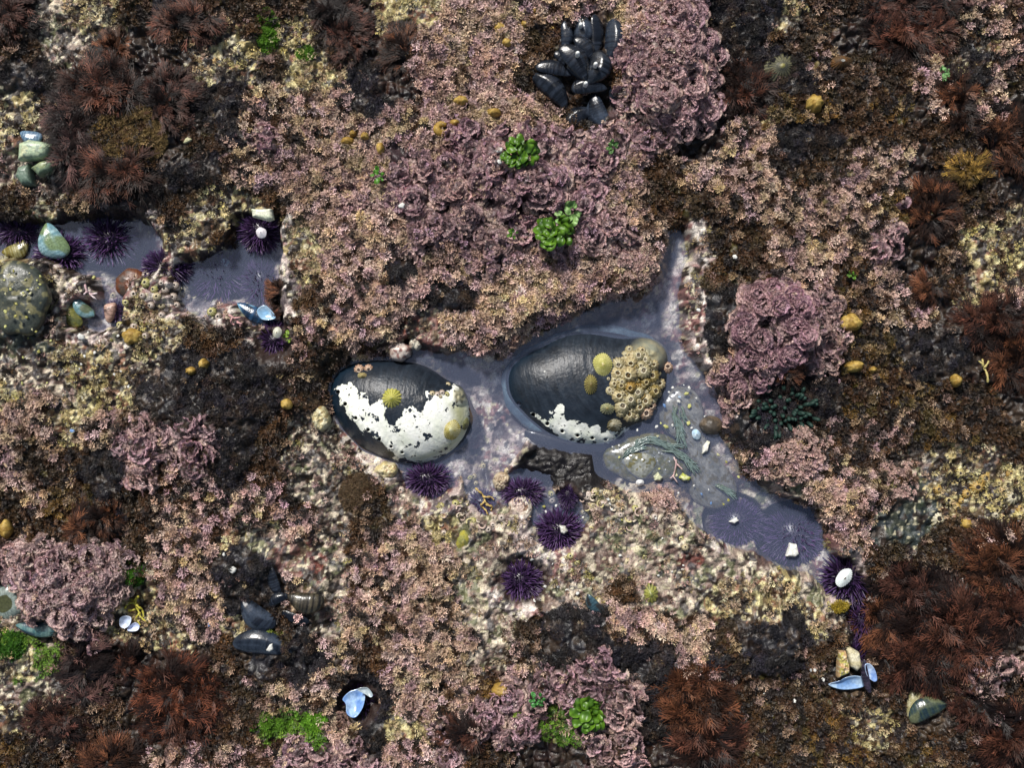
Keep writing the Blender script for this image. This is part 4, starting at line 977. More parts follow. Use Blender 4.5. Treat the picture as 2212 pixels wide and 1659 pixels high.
MB = [((1400, 300), (1412, 135), 92, .014, SLT, .2, 'slate blue mussel at the upper left end of the top cluster'),
      ((1485, 300), (1503, 100), 108, .018, SLT, -.1, 'slate blue mussel with a white barnacle near its rounded top'),
      ((1590, 330), (1590, 100), 100, .016, BLK, .6, 'ribbed black mussel third along the top row of the cluster'),
      ((1668, 380), (1705, 130), 124, .015, SLT, -.3, 'large ribbed slate mussel at the upper right of the top cluster'),
      ((1570, 360), (1475, 235), 96, .026, BLK, .3, 'black mussel lying across the lower ends of the top row'),
      ((1530, 490), (1390, 290), 136, .030, BLK, .2, 'big black mussel with a white barnacle, middle left of the top cluster'),
      ((1555, 510), (1625, 320), 136, .030, BLK, -.2, 'big black mussel with a white barnacle, middle right of the top cluster'),
      ((1440, 460), (1235, 410), 96, .020, BLK, .3, 'black mussel pointing left out of the top cluster, upper of two'),
      ((1408, 668), (1225, 470), 122, .016, BLK, -.2, 'long black mussel slanting down at the left of the top cluster'),
      ((1655, 545), (1455, 545), 110, .026, BLK, .2, 'black mussel lying level with a white barnacle in the lower cluster'),
      ((1690, 620), (1715, 455), 98, .018, BLK, -.4, 'black mussel at the right side of the top cluster'),
      ((1770, 410), (1728, 300), 82, .010, BLK, -.2, 'small black mussel by the mauve coralline at the cluster edge'),
      ((1590, 585), (1655, 775), 132, .020, SLT, .5, 'dark ribbed mussel hanging in the lower part of the top cluster'),
      ((1570, 680), (1410, 800), 120, .015, BLK, .2, 'ribbed black mussel at the bottom left of the top cluster'),
      ((1730, 780), (1565, 850), 104, .008, BLK, .1, 'black mussel lowest in the top cluster, partly buried'),
      ((1420, 420), (1350, 320), 78, .012, BLK, .3, 'small black mussel behind the left shoulder of the top cluster'),
      ((1560, 520), (1430, 400), 110, .020, BLK, .5, 'black mussel mostly hidden in the middle of the top cluster'),
      ((1480, 480), (1600, 440), 100, .018, BLK, .1, 'black mussel hidden under the middle right of the cluster')]
for i, (a, b_, w, dz, c, roll, lb) in enumerate(MB): mussel('B', a, b_, w, zc + dz - .006, lb, c, roll, seed=i + 1, group=None)
def mus(t, a, b_, w, lift, lb, cols, **k):
    gx_, gy_, gz_ = ground_at(*T(t, (a[0] + b_[0]) / 2, (a[1] + b_[1]) / 2)); return mussel(t, a, b_, w, max(gz_, -.003) + lift, lb, cols, **k)
mus('J', (1680, 380), (1722, 545), 84, .007, 'narrow black mussel above the others in the lower left group', BLK, roll=.5, seed=21)
mus('J', (1790, 560), (1995, 595), 128, .010, 'black mussel with bronze growth lines, right of the lower left group', [(.008, .007, .006), (.06, .05, .032), (.012, .011, .010)], seed=22)
mus('J', (1505, 580), (1690, 745), 140, .009, 'slate blue mussel in the middle of the lower left group', SLT, seed=23)
mus('J', (1790, 560), (1670, 610), 66, .006, 'small black mussel between two larger ones in the lower left group', BLK, seed=24)
mus('J', (1735, 650), (1905, 720), 88, .008, 'gaping black mussel at the lower right of the lower left group', BLK, roll=.6, seed=25)
mus('J', (1790, 905), (1460, 850), 145, .010, 'large flat slate mussel with a white scar, lowest of the lower left group', SLT, seed=26)
mus('E', (292, 160), (400, 345), 165, .016, 'pale blue green mussel lying on an urchin in the left pool', [(.12, .24, .28), (.28, .42, .45), (.14, .20, .10)], seed=27)
mus('E', (18, 330), (165, 280), 100, .006, 'olive brown mussel at the edge of the left pool', [(.16, .13, .03), (.30, .28, .14), (.05, .05, .03)], seed=28)
mus('E', (430, 640), (490, 785), 100, .007, 'moss green mussel below the left pool crust', [(.11, .11, .02), (.20, .19, .05), (.07, .08, .03)], seed=29)
mus('E', (455, 610), (575, 720), 82, .010, 'teal mussel beside the moss green one', [(.10, .20, .22), (.20, .32, .35), (.07, .09, .05)], seed=30)
mus('E', (1480, 650), (1700, 745), 96, .007, 'dark blue mussel at the foot of the left centre pool', [(.008, .022, .05), (.02, .06, .13), (.16, .32, .46)], seed=31)
mus('J', (110, 740), (375, 755), 90, .006, 'teal mussel under the pink lobed coralline at lower left', [(.05, .12, .13), (.16, .25, .22), (.03, .05, .07)], seed=32)
mus('L', (1725, 1235), (1515, 1320), 130, .012, 'dark green mussel beside its empty olive half at lower right', [(.015, .03, .04), (.04, .06, .04), (.10, .11, .06)], seed=33)
mus('K', (1550, 855), (1635, 965), 90, .010, 'ribbed blue black mussel poking from the dark algae hump', [(.012, .03, .045), (.04, .08, .10), (.02, .02, .02)], roll=.6, seed=34)
mus('L', (1225, 960), (1255, 1150), 60, .022, 'dark narrow mussel standing beside the blue shell pieces', [(.012, .010, .02), (.04, .03, .05), (.02, .02, .03)], roll=1.0, seed=35)
mus('A', (130, 820), (255, 850), 90, .010, 'blue grey mussel behind the pale green stones', [(.06, .12, .20), (.16, .24, .32), (.04, .07, .12)], seed=36)
# white spot barnacles on the top cluster
for (x, y, lb) in [(1505, 148, 'tiny white barnacle on the top row slate mussel'), (1485, 325, 'tiny white barnacle on the big left mussel of the top cluster'), (1597, 392, 'tiny white barnacle on the big right mussel of the top cluster'), (1535, 512, 'tiny white barnacle on the level mussel of the top cluster')]:
    dx_, dy_ = T('B', x, y); z = zc + .040 if y > 200 else zc + .024
    px, py = W(dx_, dy_, z); me_, lo, _ = dome([(dx_ + 5 * math.cos(a), dy_ + 5 * math.sin(a)) for a in np.linspace(0, 6.28, 9)[:-1]], z, .0035, n=24, nr=6, colfun=lambda x, y, r: np.tile((.72, .74, .72), x.shape + (1,)), mat=M['shell'], name='barnacle', skirt=2.5)
    obj('barnacle', me_, loc=lo, label=lb, cat='barnacle')

# ------------------------------------------------------------ stones, chips, sacs and other solid lumps
def lumpthing(name, t, pts, lift, h, colfun, label, cat, p=4, q=.5, noise=.0015, mat='stone', group=None, nper=18, minz=-.003, n=72, nr=16, skirt=.5, seed=90):
    P = TP(t, pts); c = np.array(P).mean(0); gx_, gy_, gz_ = ground_at(*c)
    me_, lo, _ = dome(P, max(gz_, minz) + lift, h, p=p, q=q, noise=noise, nperiod=nper, seed=seed, colfun=colfun, mat=M[mat], name=name, n=n, nr=nr, skirt=skirt)
    return obj(name, me_, loc=lo, label=label, cat=cat, group=group)
def ell(cx, cy, rx, ry, k=14, j=.08, rot=0, seed=0):
    r = random.Random(seed + int(cx)); c, s = math.cos(rot), math.sin(rot); o = []
    for i in range(k):
        a = 2 * math.pi * i / k; q = 1 + r.uniform(-j, j); x, y = rx * q * math.cos(a), ry * q * math.sin(a); o.append((cx + x * c - y * s, cy + x * s + y * c))
    return o
def straight(pts, m=4):
    """keep corners: repeat points along each straight edge"""
    o = []
    for i in range(len(pts)):
        a, b_ = pts[i], pts[(i + 1) % len(pts)]
        for k in range(m): o.append((a[0] + (b_[0] - a[0]) * k / m, a[1] + (b_[1] - a[1]) * k / m))
    return o
lumpthing('stone', 'A', straight([(115, 885), (180, 860), (300, 880), (322, 905), (300, 960), (260, 985), (110, 992)]), .010, .012, two((.34, .42, .28), (.46, .48, .30), 14, 101, cC=(.24, .30, .22)), 'pale green angular stone, uppermost of the three at the left edge', 'stone')
lumpthing('stone', 'A', straight([(190, 1040), (250, 1000), (345, 975), (365, 1000), (320, 1060), (240, 1092)]), .008, .011, two((.14, .19, .12), (.20, .24, .12), 14, 102), 'green wedge shaped stone below the pale green one at the left edge', 'stone')
lumpthing('stone', 'A', straight([(115, 1030), (185, 1010), (210, 1145), (140, 1150), (95, 1090)]), .007, .011, two((.11, .16, .12), (.15, .20, .15), 14, 103), 'dark grey green stone, lowest of the three at the left edge', 'stone')
lumpthing('stone', 'A', straight([(1552, 1290), (1680, 1290), (1694, 1355), (1660, 1368), (1560, 1340)]), .022, .008, two((.55, .58, .44), (.62, .62, .5), 12, 104), 'pale squarish stone chip on the urchin at the head of the left pool', 'stone', noise=.001)
lumpthing('stone', 'L', straight([(765, 232), (808, 240), (822, 300), (800, 318), (740, 315)]), .014, .006, two((.68, .68, .62), (.75, .75, .7), 12, 105), 'white trapezoid stone chip on the large submerged urchin', 'stone', noise=.001, minz=-.012)
lumpthing('stone', 'L', straight([(388, 100), (435, 72), (450, 92), (420, 112)]), .012, .004, two((.62, .62, .58), (.7, .7, .65), 12, 106), 'small white chip on the smaller submerged urchin', 'stone', noise=.001, minz=-.010)
lumpthing('stone', 'K', straight([(1370, 425), (1410, 430), (1425, 460), (1400, 480), (1380, 470)]), .022, .006, two((.62, .62, .56), (.45, .43, .36), 8, 107), 'white chip on top of the urchin in the round puddle', 'stone', noise=.001, minz=-.006)
lumpthing('stone', 'N', ell(1600, 930, 215, 175, rot=-.5), -.004, .009, two((.11, .036, .014), (.06, .04, .03), 26, 108), 'smooth rust brown cobble on the right bank of the left pool', 'stone', p=2.5, noise=.0015)
lumpthing('rock', 'E', ell(105, 610, 190, 235, k=16, j=.09), -.002, .011, two((.036, .043, .036), (.055, .060, .046), 20, 109, cC=(.15, .14, .07)), 'dark grey green boulder with yellow spots at the left edge', 'rock', p=5, noise=.009, nper=45, n=160, nr=40)
lumpthing('stone', 'I', ell(280, 1060, 75, 60, k=14), .0, .014, two((.05, .04, .03), (.10, .075, .05), 12, 110), 'rounded dark brown stone at the right bank below the green seaweed', 'stone', p=2.5)
lumpthing('stone', 'L', straight([(1105, 880), (1135, 872), (1195, 910), (1212, 1000), (1180, 1028), (1140, 1000)]), .020, .009, two((.48, .43, .27), (.56, .52, .38), 14, 111), 'cream shell rock fragment among the blue shells at lower right', 'rock', noise=.002)
lumpthing('rock', 'L', straight([(1065, 900), (1110, 900), (1135, 1000), (1130, 1040), (1060, 1068)]), .018, .009, two((.42, .27, .14), (.42, .38, .10), 8, 112, cC=(.5, .42, .28)), 'knobbly pinkish yellow rock fragment left of the cream one', 'rock', noise=.007, nper=8, n=120, nr=30)
lumpthing('rock', 'Q', straight([(1235, 560), (1290, 500), (1400, 470), (1480, 520), (1500, 620), (1480, 720), (1400, 740), (1250, 640)]), .004, .010, two((.42, .32, .27), (.5, .44, .36), 12, 113, cC=(.20, .12, .08)), 'pale pink crusted rock sitting over an urchin in a ring of water', 'rock', noise=.008, nper=12, n=120, nr=30)
lumpthing('rock', 'Q', ell(1170, 340, 95, 105), .0, .011, two((.30, .22, .14), (.46, .38, .26), 10, 114, cC=(.10, .07, .05)), 'crusty brown knob with barnacle holes beside the covered urchin', 'rock', noise=.006, nper=10, n=100, nr=24)
lumpthing('rock', 'F', ell(945, 320, 65, 70, j=.15), .004, .009, two((.5, .47, .38), (.35, .30, .24), 8, 115), 'small cream knob on the red crust above the white patched abalone', 'rock', noise=.005, nper=8)
lumpthing('rock', 'F', ell(790, 400, 110, 100, j=.12), .001, .012, two((.48, .37, .31), (.56, .48, .42), 14, 116, cC=(.26, .14, .12)), 'pale pink rounded rock touching the top rim of the white patched abalone', 'rock', p=3, noise=.004)
lumpthing('rock', 'F', ell(30, 1065, 90, 120, j=.1), .001, .013, two((.46, .40, .22), (.52, .48, .32), 10, 117, cC=(.30, .22, .10)), 'yellowish cream knob left of the white patched abalone', 'rock', noise=.006, nper=9, n=100, nr=24)
lumpthing('rock', 'F', ell(665, 1560, 110, 85, j=.1), .001, .011, two((.48, .40, .20), (.52, .45, .28), 10, 118, cC=(.30, .20, .10)), 'yellowish cream knob under the white patched abalone left of the urchin', 'rock', noise=.006, nper=9, n=100, nr=24)
lumpthing('shell_half', 'N', [(1270, 1215), (1340, 1180), (1415, 1190), (1400, 1330), (1350, 1415), (1300, 1410), (1275, 1320)], .008, .006, lambda x, y, r: (np.array((.46, .30, .24)) * (1 - sst(.2, .3, np.abs(np.sin(y * .33)))[..., None] * 0) * np.where((np.sin(y * .75) > .86)[..., None], .45, 1.0)), 'small pink fan shell with dark bands beside a small urchin', 'shell', p=2, q=.6, noise=0, mat='shell')
lumpthing('shell_half', 'L', [(1520, 1150), (1570, 1160), (1630, 1175), (1560, 1190), (1520, 1240), (1505, 1300), (1525, 1360), (1500, 1350), (1488, 1260), (1500, 1190)], .006, .006, two((.28, .25, .12), (.36, .33, .20), 10, 119), 'empty olive half shell curved round the dark green mussel', 'shell', p=2, noise=.001, mat='shell')
# open blue half shells: shallow bowls showing the inside
def bowl(t, pts, lift, depth, inner, outer, label, minz=-.002, tiltx=.0, tilty=.0):
    P = TP(t, pts); o = smooth_closed(P, 64); c = o.mean(0); gx_, gy_, gz_ = ground_at(*c); z0 = max(gz_, minz) + lift
    g, r = radial(o, c, 12); X, Y = W(g[..., 0], g[..., 1], z0); cx, cy = W(c[0], c[1], z0); X -= cx; Y -= cy
    Z = (depth * (r ** 2.2 - 1))[:, None] + 0 * X
    t_ = sst(.35, .65, fbm(g[..., 0], g[..., 1], 16, 121, 3))[..., None] * .7 + (.3 * r)[:, None, None]
    C = np.array(inner[0]) * (1 - t_) + np.array(inner[1]) * t_
    top = np.stack([X, Y, Z], -1); bot = np.stack([X * 1.03, Y * 1.03, Z - .0012], -1)
    V = np.concatenate([top, bot[::-1]]); C = np.concatenate([C, np.tile(outer, C.shape[:2] + (1,))])
    Q = ring_quads(25, 64)
    if X[-1, 0] * Y[-1, 5] - X[-1, 5] * Y[-1, 0] < 0: Q = Q[:, ::-1]
    ob = obj('mussel_shell', mesh_np('mussel_shell', V.reshape(-1, 3), Q, C.reshape(-1, 3), M['pearl']), loc=(cx, cy, z0), label=label, cat='shell')
    ob.rotation_euler = (tiltx, tilty, 0); return ob
BLU = [(.12, .24, .48), (.38, .52, .68)]
bowl('L', [(1005, 1110), (1070, 1085), (1110, 1060), (1170, 1050), (1222, 1070), (1225, 1120), (1160, 1140), (1080, 1142)], .016, .004, BLU, (.05, .06, .12), 'broken blue shell crescent below the cream rock fragment', tiltx=.3)
bowl('L', [(1225, 985), (1260, 980), (1295, 1020), (1310, 1080), (1285, 1090), (1240, 1050)], .018, .004, [(.06, .16, .45), (.5, .62, .8)], (.03, .03, .06), 'small bright blue shell piece right of the narrow dark mussel', tilty=.3)
bowl('K', [(30, 1500), (75, 1455), (150, 1440), (168, 1470), (155, 1550), (110, 1610), (60, 1590), (50, 1530)], .020, .005, [(.08, .20, .50), (.35, .5, .70)], (.04, .05, .12), 'deep blue open shell in the dark hole at bottom centre', tiltx=-.2)
bowl('K', [(120, 1440), (180, 1430), (215, 1470), (205, 1490), (170, 1470)], .024, .003, [(.25, .32, .36), (.4, .46, .48)], (.1, .12, .13), 'grey broken shell edge above the deep blue shell in the dark hole')
bowl('J', [(740, 700), (770, 682), (810, 695), (800, 740), (770, 760), (742, 745)], .010, .003, [(.50, .58, .74), (.72, .76, .84)], (.4, .42, .5), 'white blue shell piece by the yellow branching seaweed')
bowl('J', [(800, 745), (835, 725), (862, 745), (845, 775), (790, 775)], .009, .003, [(.45, .52, .74), (.72, .76, .84)], (.4, .42, .5), 'second smaller white blue shell piece right of the first')
bowl('E', [(1590, 690), (1640, 660), (1700, 720), (1690, 745), (1620, 745)], .018, .003, [(.18, .36, .55), (.4, .55, .68)], (.05, .1, .2), 'light blue shell flake on the dark blue mussel')
bowl('E', [(1365, 380), (1400, 370), (1435, 410), (1390, 415)], .002, .002, [(.5, .6, .66), (.6, .7, .74)], (.4, .45, .5), 'pale blue flake under the surface of the left centre pool', minz=-.010)
# golden sac-like seaweeds
GOLD = two((.26, .16, .035), (.38, .26, .07), 10, 131)
for (t, x, y, rx, ry, h, lb) in [
        ('B', 762, 622, 45, 38, .010, 'golden round sac seaweed on pink turf left of the mussel cluster'), ('B', 966, 692, 50, 28, .009, 'oval golden sac seaweed closest below left of the mussel cluster'), ('B', 720, 758, 32, 25, .007, 'small golden sac touching the curled golden one'),
        ('B', 1000, 165, 45, 35, .010, 'golden lump at the top of a trailing golden seaweed'), ('B', 60, 870, 42, 30, .008, 'golden sac at the left of the central mound, largest of four'), ('B', 165, 838, 25, 25, .006, 'golden bead right of the largest left one'), ('B', 92, 822, 22, 20, .006, 'golden bead above the largest left one'),
        ('B', 262, 915, 26, 40, .007, 'upright golden sac above the left green sea lettuce'), ('B', 1155, 142, 24, 22, .006, 'golden bead near the upper left mussels'), ('B', 1214, 62, 18, 18, .005, 'tiny golden bead at the very top centre'), ('B', 1325, 172, 22, 18, .005, 'golden bead touching the first top row mussel'), ('B', 1045, 255, 30, 26, .007, 'golden sac in the middle of the trailing golden seaweed'),
        ('C', 925, 632, 50, 55, .013, 'shiny golden sac seaweed on pink turf at upper right'), ('I', 1140, 420, 75, 55, .010, 'lumpy golden seaweed right of the mauve star, upper'), ('I', 1170, 692, 60, 38, .010, 'bright golden sac right of the mauve star, lower'), ('I', 1282, 712, 26, 18, .006, 'small golden bead beside the bright golden sac'),
        ('E', 1255, 1022, 34, 32, .009, 'golden sac in the dark algae left of the white patched abalone'), ('E', 1180, 1065, 36, 26, .007, 'dull olive sac lower left of the golden one in the dark algae'), ('E', 1770, 1270, 38, 32, .007, 'golden brown sac near the left abalone among dark algae'), ('L', 1860, 115, 36, 34, .008, 'golden sac below the yellow barnacle patch'), ('J', 30, 150, 40, 60, .008, 'golden yellow sac at the lower left edge'),
        ('K', 1010, 1450, 60, 45, .010, 'brownish golden sac at bottom centre among mauve coralline'), ('E', 810, 850, 60, 50, .009, 'orange yellow knobbly seaweed below the left barnacle colony'), ('I', 1800, 780, 36, 40, .009, 'pale orange lump above the golden turf at right')]:
    lumpthing('sac_seaweed', t, ell(x, y, rx, ry, j=.12), .004, h, GOLD, lb, 'seaweed', p=2.2, q=.6, noise=.003, nper=12, mat='weed', n=48, nr=12)
# curled golden ring
gx_, gy_, gz_ = ground_at(*T('B', 650, 805))
pts = [(W(*T('B', 650 + 42 * math.cos(a) * (1 - .05 * a), 800 + 34 * math.sin(a)), gz_)[0] - gx_, W(*T('B', 650 + 42 * math.cos(a), 800 + 34 * math.sin(a) * (1 - .05 * a)), gz_)[1] - gy_, .006 + .001 * math.sin(3 * a)) for a in np.linspace(0.2, 5.4, 22)]
V, Q, t_ = tube(pts, [.0022 + .0018 * math.sin(math.pi * i / 21) for i in range(22)], 10)
obj('sac_seaweed', mesh_np('sac_seaweed', V, Q, tile((.30, .19, .04), len(V)), M['weed']), loc=(gx_, gy_, gz_), label='golden seaweed curled into a ring on the central mound', cat='seaweed')

# ------------------------------------------------------------ shell crumbs
def crumb_mesh(seed, col):
    r = np.random.default_rng(seed); k = r.integers(4, 7); o = smooth_closed(straight([(math.cos(a) * r.uniform(.6, 1), math.sin(a) * r.uniform(.5, 1)) for a in np.sort(np.linspace(0, 6.28, k, endpoint=False) + r.uniform(-.3, .3, k))], 3), 24)
    g, rr = radial(o, o.mean(0), 4); Z = (.5 * (1 - rr ** 4) ** .5)[:, None] + .25 * g[..., 0] + .1 * r.random(g.shape[:2])
    V = np.stack([g[..., 0], g[..., 1], Z], -1); V = np.concatenate([V, V[-1:] * np.array([.9, .9, 1]) - np.array([0, 0, .5])])
    return mesh_np('shell_crumb', V.reshape(-1, 3), ring_quads(5, 24), tile(col, V.shape[0] * 24) * r.uniform(.8, 1.1, (V.shape[0] * 24, 1)), M['stone'])
CW = [crumb_mesh(s, (.66, .66, .62)) for s in range(4)]; CY = [crumb_mesh(s + 9, c) for s, c in enumerate([(.46, .46, .16), (.5, .48, .28), (.34, .32, .08)])]; CB = [crumb_mesh(s + 19, c) for s, c in enumerate([(.14, .26, .50), (.34, .44, .55)])]
def crumbs(t, pts, label, group, lift=.003, minz=-.0035, cat='shell fragment'):
    for (x, y, r, kind) in pts:
        gx_, gy_, gz_ = ground_at(*T(t, x, y)); z = max(gz_, minz) + lift; px, py = W(*T(t, x, y), z)
        o = obj('shell_crumb', random.choice({'w': CW, 'y': CY, 'b': CB}[kind]), loc=(px, py, z), label=label, cat=cat, group=group, rz=random.random() * 6.28)
        s = TS(t, r) * K; o.scale = (s, s * random.uniform(.6, 1), s * .7)
AN = [(1040, 75, 30, 'w'), (990, 130, 24, 'w'), (1240, 80, 38, 'w'), (1175, 45, 18, 'w'), (1200, 150, 44, 'y'), (1120, 190, 28, 'b'), (1110, 245, 40, 'w'), (1328, 205, 24, 'w'), (1248, 300, 44, 'y'), (940, 300, 40, 'b'), (1185, 425, 20, 'y'), (1235, 510, 42, 'y'), (1275, 570, 26, 'w'), (960, 560, 50, 'y'), (1035, 540, 32, 'w'), (893, 510, 22, 'y'),
      (840, 555, 36, 'w'), (605, 600, 30, 'w'), (855, 670, 24, 'y'), (380, 785, 22, 'w'), (300, 805, 20, 'w'), (385, 930, 24, 'y'), (1600, 900, 34, 'y'), (1700, 990, 28, 'y'), (1845, 1170, 28, 'y'), (1395, 1385, 24, 'b'), (1510, 1500, 28, 'b'), (1480, 1330, 20, 'w'), (1300, 1280, 20, 'w'), (1725, 1460, 30, 'y'), (1665, 1510, 24, 'y'), (1110, 1370, 20, 'w'), (1085, 1150, 28, 'y'), (870, 1075, 22, 'y'), (1430, 430, 20, 'w')]
crumbs('O', AN, 'shell crumb stuck to the sandy anemones beside the black abalone', 'shell crumbs on the sandy anemones')
crumbs('O', [(870, 880, 16, 'w'), (905, 890, 14, 'w'), (535, 1085, 20, 'w'), (680, 960, 14, 'w'), (530, 960, 12, 'w'), (640, 1080, 12, 'w'), (745, 1060, 14, 'w'), (1000, 985, 14, 'w'), (950, 1085, 14, 'w'), (470, 965, 12, 'w'), (590, 990, 10, 'w'), (820, 930, 10, 'w'), (950, 880, 12, 'w'), (850, 980, 12, 'w'), (700, 1120, 10, 'w')], 'tiny white fleck on the mouth disc of the olive anemone', 'white flecks on the olive anemone')
lumpthing('shell_fragment', 'O', straight([(1465, 725), (1500, 740), (1470, 860), (1400, 895), (1410, 800)]), .003, .005, two((.62, .62, .5), (.70, .68, .6), 9, 141), 'longish white shell fragment on the sandy anemone near the right bank', 'shell fragment', minz=-.003, noise=.001)
lumpthing('shell_fragment', 'O', straight([(860, 1115), (920, 1180), (890, 1225), (815, 1220), (805, 1170)]), .003, .006, two((.46, .47, .30), (.56, .56, .44), 9, 142), 'cream angular fragment at the lower edge of the olive anemone', 'shell fragment', minz=-.003, noise=.001)
lumpthing('shell_fragment', 'O', straight([(1165, 1125), (1265, 1180), (1250, 1215), (1170, 1225), (1115, 1185)]), .003, .006, two((.38, .42, .08), (.52, .54, .26), 9, 143), 'bright yellow green fragment right of the pink forked sprig', 'shell fragment', minz=-.003, noise=.001)
crumbs('L', [(890, 1018, 18, 'w'), (918, 1020, 18, 'w'), (970, 1075, 18, 'w'), (606, 1162, 16, 'w'), (795, 1210, 18, 'w'), (740, 1228, 20, 'w'), (660, 1248, 14, 'w')], 'small white crumb on dark turf left of the broken blue shells', 'white crumbs near the broken blue shells', lift=.004)
crumbs('J', [(1435, 400, 34, 'w')], 'white shell crumb lodged in the dark hump at lower left', None, lift=.006)
crumbs('J', [(1385, 305, 18, 'w')], 'small pale crumb at the left edge of the dark hump', None, lift=.006)
crumbs('J', [(1670, 880, 34, 'w')], 'white scar like crust on the large flat slate mussel', None, lift=.021)
crumbs('G', [(660, 600, 16, 'w')], 'lone white crumb on the left part of the black abalone', None, lift=.034)
crumbs('R', [(1565, 1135, 36, 'w')], 'pale greenish shell fragment on the dark bank right of the pool', None, lift=.008)
crumbs('I', [(425, 15, 22, 'w')], 'white shell sliver at the dark bank by the pool channel', None, lift=.008)
crumbs('E', [(445, 1438, 24, 'b')], 'bright blue shell crumb in dark turf at lower left', None, lift=.006)
crumbs('J', [(1300, 730, 26, 'b')], 'blue shell crumb between the coralline lobes and the mussels', None, lift=.005)
crumbs('E', [(500, 855, 34, 'w')], 'shiny white shell tip on the bank under the left pool', None, lift=.005)
crumbs('A', [(1160, 870, 34, 'y')], 'pale crumb at the right side of the big red tuft', None, lift=.008)
crumbs('B', [(1000, 930, 30, 'w'), (1000, 1000, 22, 'w')], 'bleached white coralline bit left of the small sea lettuce', 'bleached bits by the sea lettuce', lift=.010)
crumbs('B', [(400, 1270, 30, 'w')], 'bleached white bit on mauve fronds in the central mound', None, lift=.012)
WP = [(x, y, random.uniform(9, 17), random.choice('wwyw')) for x, y in zip(rng.uniform(1000, 2150, 34), rng.uniform(250, 900, 34))]
crumbs('K', WP, 'tiny pale crumb on the crust right of the middle urchins', 'tiny crumbs on the middle crust', lift=.002, minz=0.001)
WP = [(x, y, random.uniform(9, 17), random.choice('wyyw')) for x, y in zip(rng.uniform(0, 800, 30), rng.uniform(820, 1300, 30))]
crumbs('E', WP, 'tiny pale crumb on the cream rock at the left edge', 'tiny crumbs on the left rock', lift=.002, minz=0.001)
WP = [(x, y, random.uniform(8, 15), 'y') for x, y in zip(rng.uniform(0, 270, 26), rng.uniform(440, 830, 26))]
crumbs('E', WP, 'yellow spot of crust on the dark boulder at the left edge', 'yellow crust spots on the boulder', lift=.021, cat='crust')

# ------------------------------------------------------------ anemones
def anemone(name, bodyT, t, z0, h, cA, cB, label, discT=None, tents=None, cC=None):
    P = TP(t, bodyT)
    me_, lo, _ = dome(P, z0, h, p=3, q=.5, noise=.003, nperiod=22, seed=97, colfun=two(cA, cB, 12, 98, cC=cC), mat=M['flesh'], name='body', n=128, nr=34, skirt=1.0)
    root = obj(name, None, loc=lo, label=label, cat='sea anemone'); obj('body', me_, root)
    if discT:
        D_ = TP(t, discT); me2, lo2, _ = dome(D_, z0 + h * .9, h * .42, p=2.2, q=.6, noise=.003, nperiod=14, seed=99, colfun=two((.16, .17, .15), (.24, .25, .23), 14, 100, cC=(.12, .11, .05)), mat=M['flesh'], name='mouth_disc', n=80, nr=18, skirt=.5)
        obj('mouth_disc', me2, root, loc=tuple(np.array(lo2) - np.array(lo)))
    for (pts, w, n_) in tents or []:
        # ribbons of tentacles along a path, each its own curved finger
        path = np.array([W(*T(t, x, y), z0 + h) for x, y in pts]); ts = np.linspace(0, 1, len(path))
        geo = []
        for i in range(n_):
            s = (i + random.random()) / n_; bx = np.interp(s, ts, path[:, 0]); by = np.interp(s, ts, path[:, 1])
            ex = np.interp(min(1, s + .05), ts, path[:, 0]) - np.interp(max(0, s - .05), ts, path[:, 0]); ey = np.interp(min(1, s + .05), ts, path[:, 1]) - np.interp(max(0, s - .05), ts, path[:, 1])
            ds = w / max(.001, float(np.sum(np.linalg.norm(np.diff(path, axis=0), axis=1)))) * random.uniform(1.2, 2.4); of0, of1 = random.uniform(-.35, .35) * w, random.uniform(-.5, .5) * w; hh = random.uniform(0, .0012)
            nx_, ny_ = -ey, ex; nn = math.hypot(nx_, ny_) + 1e-9; nx_ /= nn; ny_ /= nn
            al = math.atan2(ey, ex) + random.uniform(-.22, .22); of = random.uniform(-.3, .3) * w; bx -= math.sin(al) * of; by += math.cos(al) * of; L = w * random.uniform(1.0, 1.9)
            q = [(np.interp(min(1, s + ds * f), ts, path[:, 0]) + nx_ * (of0 + (of1 - of0) * f) + ex * .0 + max(0, s + ds * f - 1) / ds * L * math.cos(al), np.interp(min(1, s + ds * f), ts, path[:, 1]) + ny_ * (of0 + (of1 - of0) * f) + max(0, s + ds * f - 1) / ds * L * math.sin(al), z0 + h + .0004 + .0016 * math.sin(f * 2.6) + hh) for f in np.linspace(0, 1, 7)]
            V, Q, tt = tube(np.array(q) - np.array(lo), [.0008 * (1 - .6 * f) for f in np.linspace(0, 1, 7)], 6)
            c0, c1 = np.array((.09, .12, .10)), np.array((.18, .25, .25)) * random.uniform(.7, 1.2); geo.append((V, Q, c0 * (1 - tt[:, None]) + c1 * tt[:, None]))
        V, Q, C = cat_geo(geo); obj('tentacles', mesh_np('tentacles', V, Q, C, M['flesh']), root, kind='stuff')
    return root
anemone('sea_anemone', [(190, 860), (330, 780), (480, 700), (700, 640), (900, 640), (1050, 700), (1160, 800), (1240, 960), (1270, 1060), (1180, 1180), (960, 1230), (780, 1200), (560, 1240), (380, 1170), (220, 1060)], 'O', -.012, .0112, (.09, .085, .015), (.14, .12, .035),
        'olive green anemone with a grey mouth disc and bluish tentacles below the black abalone', discT=[(415, 980), (470, 890), (620, 860), (800, 900), (860, 1000), (800, 1100), (700, 1200), (620, 1190), (500, 1110)], cC=(.17, .17, .14),
        tents=[([(520, 860), (620, 740), (760, 710), (900, 750), (1020, 790)], .010, 60), ([(900, 830), (1050, 860), (1180, 930), (1240, 1000)], .011, 44), ([(440, 960), (500, 860), (600, 820)], .009, 26)])
